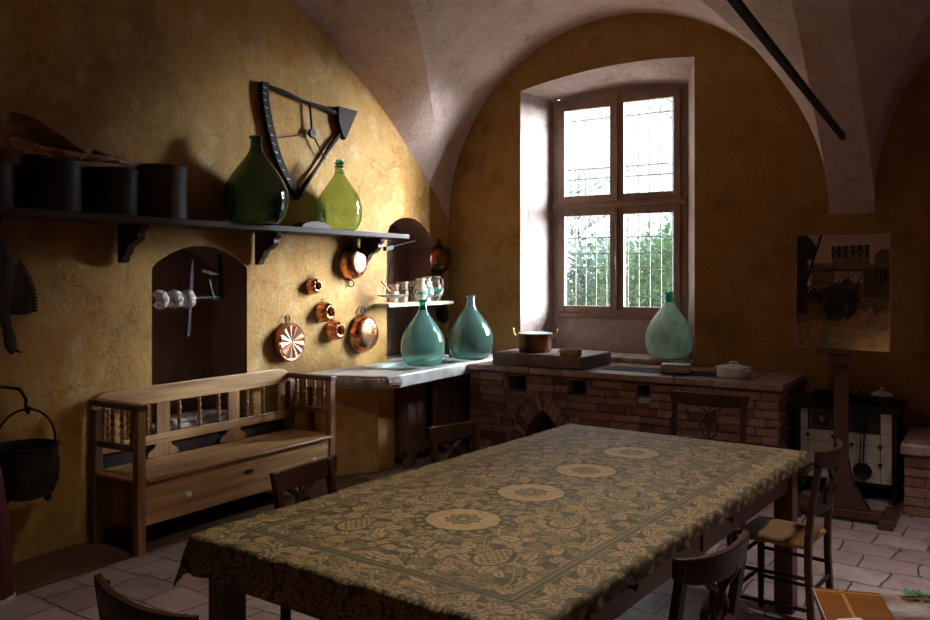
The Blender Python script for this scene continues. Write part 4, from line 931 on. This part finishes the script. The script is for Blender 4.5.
# ------------------------------------------------------------------ chairs
def chair(label, bx, by, rz, w, H, d=.36, seatm='rush', group='dark wooden chairs around the table'):
    """(bx, by) middle of the backrest on the floor plan; local +Y is where the sitter looks"""
    f_ = Vector((-math.sin(rz), math.cos(rz)))
    t = thing('dining_chair', label, 'chair', (bx + f_.x*(d/2 + .045), by + f_.y*(d/2 + .045), 0), rz, group)
    hw = w/2; yb = -d/2; Wd = M['dwood']; zs = .455
    for s in (-1, 1):
        m = MB(); pts = [(s*hw*.98, yb - .02, 0), (s*hw*.98, yb, zs*.75), (s*hw*.98, yb, zs + .02), (s*hw*.97, yb - .015, .62), (s*hw*.96, yb - .052, H - .012)]
        for a, b in zip(pts, pts[1:]):
            e = (Vector(b) - Vector(a)).normalized()*.006; m.bar(Vector(a) - (e if a[2] > 0 else e*0), Vector(b) + e, .032, .028, up=(0, 1, 0))
        m.build('back_leg', Wd, t, bevel=.003)
        m = MB(); m.tube([(s*hw*1.10, d/2 - .01, 0), (s*hw*1.10, d/2 - .01, .2), (s*hw*1.10, d/2 - .012, zs - .005)], .016, 10, rs=[.013, .017, .019]); m.build('front_leg', Wd, t, smooth=True)
        for z in (.16, .30):
            m = MB(); m.tube([(s*hw*.98, yb - .008, z), (s*hw*1.10, d/2 - .01, z)], .0095, 8); m.build('side_stretcher', Wd, t, smooth=True)
    for z in (.20, .34):
        m = MB(); m.tube([(-hw*1.10, d/2 - .01, z), (hw*1.10, d/2 - .01, z)], .010, 8); m.build('front_stretcher', Wd, t, smooth=True)
    m = MB(); m.tube([(-hw, yb - .008, .24), (hw, yb - .008, .24)], .0095, 8); m.build('back_stretcher', Wd, t, smooth=True)
    # crest rail, bowed backwards
    m = MB(); n = 16; vs = []; fs = []
    for i in range(n + 1):
        u = -1 + 2*i/n; x = u*(hw + .028); bow = -.035*(1 - u*u); y0 = yb - .040 + bow; zt = H - .008*(1 - u*u) + .004*abs(u)**6; zb = H - .088 + .030*abs(u)**4 - .0
        for (yy, zz) in ((y0 - .012, zb), (y0 + .012, zb), (y0 + .006, zt), (y0 - .018, zt)): vs.append((x*(1 - .05*(zz < H - .04)), yy, zz))
    for i in range(n):
        for k in range(4): fs.append((i*4 + k, i*4 + (k + 1) % 4, i*4 + 4 + (k + 1) % 4, i*4 + 4 + k))
    fs += [(0, 1, 2, 3), (n*4 + 3, n*4 + 2, n*4 + 1, n*4)]; m.add(vs, fs); m.build('crest_rail', Wd, t, bevel=.004, smooth=True, angle=40)
    m = MB(); N = 8
    for i in range(N):
        a = -hw*.97 + 2*hw*.97*i/N; b = -hw*.97 + 2*hw*.97*(i + 1)/N; fn = lambda x: yb - .016 - .022*(1 - (x/hw)**2)
        m.bar((a, fn(a), .605), (b + .002, fn(b), .605), .018, .04)
    m.build('lower_back_rail', Wd, t, bevel=.002)
    # pierced lyre splat with palmette
    ys0, ys1 = yb - .040, yb - .074; z0, z1 = .62, H - .075
    def S(x, k): return Vector((x, ys0 + (ys1 - ys0)*k, z0 + (z1 - z0)*k))
    m = MB()
    for s in (-1, 1):
        m.tube(spline([S(s*.012, 0), S(s*.040, .15), S(s*.055, .40), S(s*.030, .62), S(s*.026, .74), S(s*.072, .93), S(s*.070, 1.03)], 5), .013, 8, flat=.6)
        m.tube(spline([S(s*.006, .30), S(s*.022, .55), S(s*.012, .74), S(s*.042, .88)], 5), .010, 8, flat=.7)
    m.tube([S(0, -.02), S(0, .3), S(0, .55), S(0, .85), S(0, 1.03)], .01, 8, rs=[.016, .008, .011, .007, .013], flat=.7)
    m.build('splat', Wd, t, smooth=True)
    # woven seat
    m = MB(); n = 36; vs = []; fs = []
    for j in (0, 1):
        for a in range(n + 1):
            for b in range(n + 1):
                u = -1 + 2*a/n; v = -1 + 2*b/n; wx = hw*(.98 + .10*(v + 1)/2); x = u*wx; y = v*(d/2 + .0) + .002; mx_ = max(abs(u), abs(v))
                edge = max(0, (mx_ - .9)/.1)
                z = (zs + .006 - .012*edge**2 + .0022*math.sin(mx_*n*PI*.5) - .006*(1 - mx_)) if j == 0 else (zs - .03 + .012*edge**2)
                vs.append((x, y, z))
    q = (n + 1)**2
    for a in range(n):
        for b in range(n):
            i = a*(n + 1) + b; fs.append((i, i + n + 1, i + n + 2, i + 1)); fs.append((q + i, q + i + 1, q + i + n + 2, q + i + n + 1))
    rim = [a*(n + 1) for a in range(n)] + [n*(n + 1) + b for b in range(n)] + [a*(n + 1) + n for a in range(n, 0, -1)] + [b for b in range(n, 0, -1)]
    for i in range(len(rim)): a, b = rim[i], rim[(i + 1) % len(rim)]; fs.append((a, b, b + q, a + q))
    m.add(vs, fs); m.build('rush_seat', M['rush'], t, smooth=True, angle=70)
    return t
chair('dark wooden chair pushed to the table in front of the pine bench', -2.365, 2.51, R(-88), .33, .885)
chair('dark wooden chair standing slightly turned in front of the sink cabinet', -2.365, 3.61, R(-106), .29, .885)
chair('dark wooden chair with a lyre back at the far table end before the brick stove', -1.545, 5.28, R(180), .45, .905, d=.40)
chair('dark rush-seated chair seen from the side at the far right corner of the table', -.655, 4.10, R(84), .31, .875, d=.33)
chair('dark wooden chair in the foreground at the right side of the table', -.70, 2.43, R(75), .33, .87)
chair('dark red-brown chair in the foreground left, at the near table end', -1.755, 1.30, R(-6), .38, .873)

# ------------------------------------------------------------------ easel with the printed picture
ez = thing('display_easel', 'dark red wooden easel with a broad foot in front of the tiled range', 'easel', (-.903, 6.12, 0))
m = MB(); m.box(-.045, .045, -.0, .05, .30, 1.80); m.build('post', M['easelwood'], ez, bevel=.005)
m = MB(); m.prism([(-.16, .085), (.18, .085), (.13, .17), (.075, .26), (.055, .36), (.047, .42), (-.047, .42), (-.055, .36), (-.075, .26), (-.12, .17)], -.012, .062, axes='xz'); m.build('flared_foot', M['easelwood'], ez, bevel=.006)
m = MB(); m.box(-.26, .26, -.02, .07, .03, .085); m.build('cross_board', M['easelwood'], ez, bevel=.005)
for s in (-1, 1):
    m = MB(); m.box(s*.285 - .045, s*.285 + .045, -.10, .32, 0, .06); m.build('runner', M['easelwood'], ez, bevel=.006)
m = MB(); m.box(-.13, .11, -.07, .0, 1.125, 1.148); m.box(-.06, .06, -.05, .0, 1.05, 1.126); m.build('ledge', M['easelwood'], ez, bevel=.004)
def print_mesh():
    W_, H_ = .585, .765; nx, ny = 190, 248; rg = np.random.default_rng(3)
    U, V = np.meshgrid(np.linspace(0, 1, nx), np.linspace(0, 1, ny), indexing='ij')
    def noise2(fx, fy, s):
        r = np.random.default_rng(s).random((fx + 2, fy + 2)); x = U*fx; y = V*fy; i = x.astype(int); j = y.astype(int); a = x - i; b = y - j; a = a*a*(3 - 2*a); b = b*b*(3 - 2*b)
        return (r[i, j]*(1 - a) + r[i + 1, j]*a)*(1 - b) + (r[i, j + 1]*(1 - a) + r[i + 1, j + 1]*a)*b
    n1 = .5*noise2(7, 9, 1) + .3*noise2(16, 20, 2) + .2*noise2(40, 50, 4); n2 = .5*noise2(22, 26, 5) + .5*noise2(60, 76, 6)
    sky = np.array([.46, .34, .28]); drk = np.array([.012, .007, .004]); br = np.array([.15, .08, .04]); gold = np.array([.5, .32, .14])
    C = np.zeros((nx, ny, 3)); C[:] = sky
    def put(mask, col, k=1.0): C[mask] = (col*k if not hasattr(k, 'shape') else col*k[mask][:, None])
    put((V < .74 + .05*(n1 - .5)) & (U > .16), br, .5 + 1.1*n2)
    put((U > .16) & (U < .36) & (V < .75) & (V > .6), br, .8 + n2)
    tw = (U > .39) & (U < .79) & (V < .90 + .02*(U - .4)) & (V > .66); put(tw, np.array([.20, .125, .08]), .6 + .8*n2)
    put(tw & (V > .87) & (np.sin(U*2*np.pi/.075) > .15), drk); put(tw & (V > .80) & (V < .845) & (np.sin(U*2*np.pi/.075) > .3), drk)
    put(tw & (np.abs(V - .855) < .006), drk); put(tw & (V < .70) & (V > .69), drk, 1.5)
    put((U > .42) & (U < .73) & (V < .69) & (V > .58), sky, .55 + .3*n2); put(np.abs(V - .687) < .006, drk, 2); put((np.abs(U - .57) < .006) & (V < .7) & (V > .56), drk)
    put((((U - .95)/.11)**2 + ((V - .78)/.09)**2 < 1), br, .7 + .9*n2); put((U > .85) & (V < .78) & (V > .69), np.array([.15, .095, .06]), .7 + .6*n2)
    put((U > .74) & (V < .70 + .02*np.sin(U*30)) & (V > .45), br, .25 + 1.3*n2*n1); put((U > .86) & (V < .71) & (V > .58) & (np.sin(U*2*np.pi/.05) > .2), drk, 1.5)
    put((V < .56 + .16*(n1 - .5)*2 + .10*(n2 - .5)) & (V > .2) & (U < .68 + .12*(n2 - .5)), drk, .5 + 22*np.clip(n2*n1 - .16, 0, 1))
    put((V < .40 + .12*(n2 - .5)) & (V > .2) & (U < .30 + .15*(n1 - .5)), br, .2 + n2)
    put((V < .27 + .10*(n1 - .5) - .04*(U < .5)), br, .6 + 1.5*n2); g = (V < .20) & (U > .3); put(g, gold, (.35 + .9*np.clip((U - .3)*1.6, 0, 1)*(1 - V*3.2))*(.6 + .7*n2))
    put((V < .33 + .1*(n2 - .5) + .06*(U - .6)) & (V > .18) & (U > .60 + .1*(n1 - .5)), br, .8 + 2.0*n2)
    def line(x0, y0, x1, y1, w0, w1, col=drk):
        dx, dy = x1 - x0, y1 - y0; L2 = dx*dx + dy*dy; t = np.clip(((U - x0)*dx + (V - y0)*dy)/L2, 0, 1); d = np.hypot(U - x0 - t*dx + .012*(n1 - .5), (V - y0 - t*dy)); put(d < w0 + (w1 - w0)*t, col, 1.2)
    put((U < .13 + .06*(n2 - .5)*2) & (V > .30), drk, .6 + 26*np.clip(n2*n1 - .2, 0, 1)); put((((U - .10)/.13)**2 + ((V - .88)/.11)**2 + .7*(n2 - .5) < .8), drk, 1 + 3*n2)
    line(.0, .30, .27, 1.0, .018, .014); line(.10, .50, .34, .66, .008, .004); line(.34, .66, .48, .80, .004, .002); line(.05, .38, .45, .58, .006, .003); line(.12, .72, .40, .70, .005, .003)
    for k in range(26): x = rg.uniform(.03, .55); y = rg.uniform(.35, .7); a = rg.uniform(.2, 1.3); l = rg.uniform(.06, .2); line(x, y, x + l*math.cos(a), y + l*math.sin(a)*.8, .003, .0015)
    line(.62, .45, .72, .68, .012, .004)
    V3 = np.stack([(U - .5)*W_, np.zeros_like(U), V*H_], -1).reshape(-1, 3); I = np.arange(nx*ny).reshape(nx, ny); F = np.stack([I[:-1, :-1], I[1:, :-1], I[1:, 1:], I[:-1, 1:]], -1).reshape(-1, 4)
    return np_mesh('photo_print', V3, F, np.clip(C, .008, 1), M['print'])
pc = thing('mounted_photograph', 'sepia photograph of a ruined castle tower on a board standing on the easel', 'picture', (-.893, 6.075, 1.152), R(-6))
pc.rotation_euler.x = R(-2)
m = MB(); m.box(-.296, .296, .001, .014, 0, .772); m.build('backing_board', M['clay'], pc, bevel=.001)
pm = print_mesh(); pm.parent = pc; pm.location = (0, -.0005, .003)

# ------------------------------------------------------------------ tiled range
rg_ = thing('tiled_range', 'old iron kitchen range faced with cream tiles behind the easel', 'range', (-.955, 6.98, 0))
RX0, RX1, RY = -.345, .335, -.27
m = MB()
for x in (RX0, RX1 - .03): m.box(x, x + .03, RY, RY + .03, 0, .67); m.box(x, x + .03, .24, .27, 0, .67)
m.box(RX0, RX1, RY + .004, .27, .115, .135); m.box(RX0 + .03, RX1 - .03, RY + .012, .26, .135, .665); m.build('iron_body', M['iron'], rg_)
m = MB(); m.box(RX0 - .02, RX1 + .02, RY - .02, .28, .668, .69); m.tube([(RX0 - .01, RY - .05, .66), (RX1 + .01, RY - .05, .66)], .008); m.build('top_plate', M['iron'], rg_, bevel=.003)
m = MB(); m.col = None
cols = [RX0 + .03, RX0 + .085, RX0 + .27, RX0 + .325, RX1 - .235, RX1 - .105, RX1 - .03]; rows = [.14, .28, .41, .50, .66]
for a, b in zip(cols, cols[1:]):
    for c, d in zip(rows, rows[1:]):
        if c > .45 and (abs(a - cols[1]) < .01 or abs(a - cols[3]) < .01 or abs(a - cols[4]) < .01): continue
        m.box(a + .0015, b - .0015, RY + .004, RY + .014, c + .0015, d - .0015)
m.build('tiles', M['enamel'], rg_, bevel=.002)
for (a, b, mt) in ((cols[1], cols[2], M['brass']), (cols[3], cols[5], M['darkmetal'])):
    m = MB(); m.box(a + .002, b - .002, RY - .006, RY + .012, .50, .66); q = m.build('oven_door', M['darkmetal'], rg_, bevel=.003)
    m = MB(); xc = (a + b)/2
    m.box(a + .02, b - .02, RY - .011, RY - .005, .518, .524); m.box(a + .02, b - .02, RY - .011, RY - .005, .636, .642); m.box(a + .02, a + .026, RY - .011, RY - .005, .524, .636); m.box(b - .026, b - .02, RY - .011, RY - .005, .524, .636)
    m.lathe([(0, 0), (.02, 0), (.024, .004), (.01, .01), (0, .011)], 12, mtx=Matrix.Translation((xc, RY - .005, .58)) @ Matrix.Rotation(R(90), 4, 'X'), flute=.25, nf=6)
    m.build('cast_ornament', mt, q)
for (x, z) in ((cols[1], .455), (cols[2] - .01, .455), (cols[5], .41), (cols[5], .28), (cols[3] + .06, .41)):
    m = MB(); m.lathe([(0, 0), (.008, 0), (.008, .008), (.014, .014), (.011, .022), (0, .024)], 12, mtx=Matrix.Translation((x, RY + .005, z)) @ Matrix.Rotation(R(90), 4, 'X')); m.build('knob', M['iron'], rg_, smooth=True)
q = thing('dark_casserole', 'small dark lidded pot on the right end of the tiled range', 'pot', (-.73, 6.86, .691))
m = MB(); m.lathe([(0, 0), (.065, 0), (.072, .01), (.074, .075), (.070, .075), (.066, .01), (0, .008)], 28); m.build('pot_body', M['darkmetal'], q, smooth=True)
m = MB(); m.lathe([(0, .104), (.008, .116), (.014, .128), (.006, .134), (0, .135)], 14); m.lathe([(0, .108), (.03, .104), (.06, .09), (.078, .078), (.075, .074), (0, .075)], 28); m.build('lid', M['alu'], q, smooth=True)
q = thing('roasting_pan', 'dark roasting pan on the left end of the tiled range', 'pan', (-1.12, 6.88, .691))
m = MB(); m.lathe([(0, 0), (.085, 0), (.11, .075), (.115, .075), (.09, -.0), (0, -.0)], 4, mtx=Matrix.Rotation(R(45), 4, 'Z')); m.build('pan_body', M['iron'], q)
m = MB(); m.tube([(-.03, -.08, .06), (-.03, -.105, .065), (.03, -.105, .065), (.03, -.08, .06)], .005); m.build('handle', M['iron'], q)
m = MB(); m.box(-.07, .07, -.09, .09, 0, .045); m.box(-.05, .05, -.07, .07, .045, .055); o = m.build('griddle_block', M['iron'], bevel=.006); o.location = (-.915, 6.92, .691); tag(o, 'low black iron block on the range, half hidden by the easel post', 'griddle')
q = thing('fire_shovel', 'long-handled black iron skimmer hanging on the rail of the range', 'shovel', (-.82, 6.66, .66))
m = MB(); m.tube([(.015, .0, .0), (0, -.004, -.10), (-.012, -.008, -.36)], .006); m.tube([(.015 + .014*math.cos(u), 0, .012 + .014*math.sin(u)) for u in [2*PI*i/12 for i in range(12)]], .0035, 6, closed=True); m.build('handle', M['iron'], q, smooth=True)
m = MB(); m.lathe([(0, 0), (.05, .002), (.062, .012), (.064, .012), (.052, -.003), (0, -.004)], 24, mtx=Matrix.Translation((-.014, -.012, -.425)) @ Matrix.Rotation(R(90), 4, 'X')); m.build('blade', M['iron'], q, smooth=True)

# ------------------------------------------------------------------ brick hearth at the right edge
hb = thing('brick_hearth', 'low brick hearth with a thick slab at the right edge of the room', 'hearth', (-.1, 6.9, 0))
m = MB(); m.box(-.445, .8, -.40, .38, 0, .42); m.m = 1
z = .006; row = 0
while z < .40:
    x = -.455 - (.12 if row % 2 else 0)
    while x < .8:
        a, b = max(x, -.455) + .004, min(x + .25, .8) - .004
        if b - a > .02: m.col = brickcol(); m.box(a, b, -.412, -.39, z, z + .056, jit=.003)
        x += .25
    y = -.40 - (0 if row % 2 else .12)
    while y < .38:
        a, b = max(y, -.40) + .004, min(y + .25, .38) - .004
        if b - a > .02: m.col = brickcol(); m.box(-.455, -.43, a, b, z, z + .056, jit=.003)
        y += .25
    z += .066; row += 1
m.build('brick_body', [M['mortar'], M['brick']], hb)
m = MB(); m.box(-.475, .8, -.44, .38, .42, .495, jit=.004); m.build('hearth_slab', M['tile_top'], hb, bevel=.015)
m = MB(); m.box(-.40, -.22, 7.02, 7.295, .497, 1.36); structure(m.build('trim_4', M['reveal'], bevel=.01))
m = MB(); m.box(-.42, 1.2, 6.95, 7.295, 1.36, 1.60); o = m.build('mantel_beam', M['dwood2'], bevel=.01); tag(o, 'dark wooden mantel beam over the brick hearth at the right edge', 'mantel')
m = MB(); m.prism([(-.40, 1.602), (1.2, 1.602), (1.0, 2.6), (-.36, 2.6)], 6.98, 7.295, axes='xz'); structure(m.build('trim_5', M['ochre_back']))

# ------------------------------------------------------------------ side table in the foreground right
sd_ = thing('side_table', 'small orange veneered table with yellow inlay lines in the foreground right corner', 'table', (-.457, 2.58, 0), R(18))
m = MB(); m.box(0, .80, -.60, 0, .728, .75); m.build('tabletop', M['stand_wood'], sd_, bevel=.003)
m = MB()
for (a, b, c, d) in ((.0, .80, -.030, -.020), (.07, .082, -.60, -.0), (.70, .712, -.60, 0)): m.box(a + .001, b - .001, c + .001, d - .001, .7495, .7508)
m.build('inlay', M['inlay'], sd_)
m = MB(); m.box(.02, .78, -.58, -.02, .64, .728); m.build('frame', M['stand_wood'], sd_, bevel=.003)
for x in (.02, .74):
    for y in (-.58, -.06): m = MB(); m.box(x, x + .04, y, y + .04, 0, .64); m.build('leg', M['stand_wood'], sd_, bevel=.003)
m = MB(); n = 26; vs = []; fs = []
for i in range(n + 1):
    for j in range(n + 1):
        x = i/n*.50; y = -j/n*.40; vs.append((x, y, .004 + .006*mnoise.noise(Vector((x*14, y*11, 2))) + .005*abs(mnoise.noise(Vector((x*5, y*30, 7)))) + .006))
for i in range(n):
    for j in range(n): a = i*(n + 1) + j; fs.append((a, a + n + 1, a + n + 2, a + 1))
m.add(vs, fs); o = m.build('plastic_sheet', M['plastic'], smooth=True, angle=80); o.location = (-.457 + .17*.951 + .02*.309, 2.58 + .17*.309 - .02*.951, .751); o.rotation_euler.z = R(18); tag(o, 'crumpled clear plastic sheet lying over the small side table', 'plastic sheet')
for k, (x, y, rz, lb) in enumerate(((-.30, 2.345, 40, 'white leaflet under the plastic at the left front of the side table'), (-.17, 2.385, 22, 'white leaflet under the plastic at the right of the side table'))):
    m = MB(); m.box(-.035, .035, -.05, .05, 0, .002); m.prism([(-.035, .002), (.035, .002), (.03, .004), (-.03, .004)], -.05, .05, axes='xz'); o = m.build('leaflet', M['paper']); o.location = (x, y, .7512); o.rotation_euler.z = R(rz); tag(o, lb, 'leaflet')
q = thing('green_sprig', 'small green leafy sprig lying on the right of the side table', 'plant', (-.225, 2.600, .762), R(18))
m = MB(); m.tube([(0, 0, .0), (.05, .01, .004), (.10, .0, .008)], .002, 5); m.build('stem', M['bark'], q)
m = MB()
for k in range(14):
    a = rnd.uniform(0, 6.28); c = Vector((.01 + .006*k, 0, .004)); u = Vector((math.cos(a), math.sin(a), .35)).normalized(); v_ = u.cross(Vector((0, 0, 1))).normalized(); m.add([c, c + u*.016 + v_*.009, c + u*.036, c + u*.016 - v_*.009], [(0, 1, 2, 3)])
m.build('leaves', mat('sprig_green', (.02, .12, .06), (.08, .30, .16), scale=20), q)

# ------------------------------------------------------------------ far left: cauldron, bird, red post
cn = thing('iron_cauldron', 'black iron cauldron with a bail handle hanging at the foot of the left wall', 'cauldron', (-4.50, 2.585, .43))
m = MB(); m.lathe([(0, 0), (.09, .002), (.14, .03), (.165, .10), (.168, .17), (.160, .24), (.158, .27), (.172, .285), (.172, .292), (.155, .29), (.150, .25), (.155, .16), (.13, .05), (0, .02)], 40); m.build('pot_body', M['iron'], cn, smooth=True)
for a in (.6, 2.7, 4.8):
    k = MB(); k.tube([(.11*math.cos(a), .11*math.sin(a), .03), (.125*math.cos(a), .125*math.sin(a), -.015)], .02, 8, rs=[.024, .016]); k.build('foot', M['iron'], cn, smooth=True)
m = MB(); m.tube([(.02*math.sin(u*2), .168*math.cos(u), .26 + .225*math.sin(u)) for u in [PI*i/20 for i in range(21)]], .007, 8); m.build('bail_handle', M['iron'], cn, smooth=True)
m = MB(); m.tube([(XS - .02, 2.585, 1.02), (-4.56, 2.585, 1.02), (-4.50, 2.585, .97), (-4.50, 2.585, .905), (-4.48, 2.585, .895), (-4.465, 2.585, .93)], .009, 8); o = m.build('pot_hook', M['iron'], smooth=True); tag(o, 'iron wall hook above the black cauldron', 'hook')
bd = thing('hanging_bird', 'stuffed dark bird hanging head down on the wall with one wing spread', 'bird', (XS + .07, 2.525, 1.55))
B = spline([(0, -.02, .36), (0, -.01, .28), (0, .0, .18), (0, .01, .06), (0, .02, -.06), (0, .045, -.16), (0, .065, -.24), (0, .075, -.30), (0, .080, -.345)], 4)
rs = [.012, .018, .026, .036, .048, .058, .066, .070, .074, .076, .076, .074, .071, .066, .060, .053, .047, .041, .036, .032, .029, .027, .026, .026, .028, .031, .032, .032, .030, .026, .022, .014, .006]
while len(rs) < len(B): rs.append(.006)
m = MB(); m.tube(B, .05, 16, rs=rs[:len(B)]); m.build('body', M['feather'], bd, smooth=True)
m = MB(); m.tube([(.01, .085, -.315), (.02, .115, -.335), (.02, .135, -.328)], .008, 8, rs=[.010, .006, .001]); m.build('beak', M['iron'], bd, smooth=True)
for s in (1, -1):
    m = MB()
    for k in range(15):
        t_ = k/14; root = Vector((.02, s*(.03 + .03*t_), -.0 - .11*t_)); a = R(8 - 62*t_) if s > 0 else R(172 + 62*t_); L = (.17 + .11*math.sin(PI*(.15 + .75*(1 - t_))))
        a = R(66 - 62*t_) if s > 0 else R(114 + 62*t_); L = .20 - .07*t_
        tip = root + Vector((.015 + .002*k, math.cos(a)*L, math.sin(a)*L)); dr_ = (tip - root).normalized(); sv = dr_.cross(Vector((1, 0, 0))).normalized()
        pts = [root - sv*.012, root + dr_*L*.5 - sv*.018, tip - sv*.006, tip + sv*.006, root + dr_*L*.5 + sv*.018, root + sv*.012]
        m.add([p + Vector((.0, 0, 0)) for p in pts] + [p + Vector((.005, 0, 0)) for p in pts], [(0, 1, 2, 3, 4, 5), (11, 10, 9, 8, 7, 6)] + [(i, i + 6, (i + 1) % 6 + 6, (i + 1) % 6) for i in range(6)])
    m.build('wing', M['feather'], bd)
    k = MB(); k.lathe([(0, -.005), (.005, 0), (0, .005)], 10, mtx=Matrix.Translation((.030, .072 + s*.004, -.30))); 
m = MB()
for k in range(7):
    a = R(90 + (k - 3)*7); p0 = Vector((0, -.02, .32)); tp = p0 + Vector((.0, math.cos(a)*.09, math.sin(a)*.09)); sv = Vector((0, .012, 0)); m.add([p0 - sv, tp - sv, tp + sv, p0 + sv] + [q_ + Vector((.006 + .001*k, 0, 0)) for q_ in (p0 - sv, tp - sv, tp + sv, p0 + sv)], [(0, 1, 2, 3), (7, 6, 5, 4), (0, 4, 5, 1), (2, 6, 7, 3), (1, 5, 6, 2), (0, 3, 7, 4)])
m.build('tail', M['feather'], bd)
rp = thing('red_post', 'dark red cloth-covered tapering post with a small white tip at the left edge', 'post', (-4.31, 2.31, 0))
m = MB(); m.lathe([(0, .01), (.088, .012), (.092, .05), (.082, .2), (.066, .4), (.045, .58), (.03, .68), (0, .69)], 24, flute=.05, nf=7); m.build('cloth_cover', M['red'], rp, smooth=True)
m = MB(); m.lathe([(.085, 0), (.098, 0), (.098, .016), (.085, .018)], 24); m.build('white_rim', M['whiteplastic'], rp, smooth=True)

# ------------------------------------------------------------------ added lamps out of view, brightening the table and the floor beside it
lp = thing('added_fill_lamp', 'added unseen fill lamp with a tin shade over the near end of the long table', 'lamp', (-1.15, 2.6, 3.15))
m = MB(); m.lathe([(.05, .16), (.10, .15), (.30, .02), (.31, 0), (.295, .004), (.095, .135), (.05, .145)], 32); m.build('lamp_shade', M['darkmetal'], lp, smooth=True)
m = MB(); m.tube([(0, 0, .15), (0, 0, .86)], .006); m.build('cord', M['iron'], lp)
ld = bpy.data.lights.new('fill_light', 'AREA'); lo = bpy.data.objects.new('fill_light', ld); COL.objects.link(lo); lo.parent = lp
ld.shape = 'DISK'; ld.size = .42; ld.energy = 25; ld.spread = R(134); ld.color = (1, .86, .70); lo.location = (0, 0, .03)

lp = thing('added_fill_lamp', 'added unseen fill lamp with a tin shade over the free floor right of the table', 'lamp', (.35, 4.5, 3.05))  # second added lamp, unseen, lifts the floor on the right
m = MB(); m.lathe([(.05, .30), (.10, .29), (.20, .02), (.21, 0), (.20, .004), (.095, .275), (.05, .285)], 32); m.build('lamp_shade', M['darkmetal'], lp, smooth=True)
m = MB(); m.tube([(0, 0, .29), (0, 0, .80)], .006); m.build('cord', M['iron'], lp)
ld = bpy.data.lights.new('fill_light', 'AREA'); lo = bpy.data.objects.new('fill_light', ld); COL.objects.link(lo); lo.parent = lp
ld.shape = 'DISK'; ld.size = .16; ld.energy = 16; ld.color = (1, .90, .92); lo.location = (0, 0, .06); ld.spread = R(95)
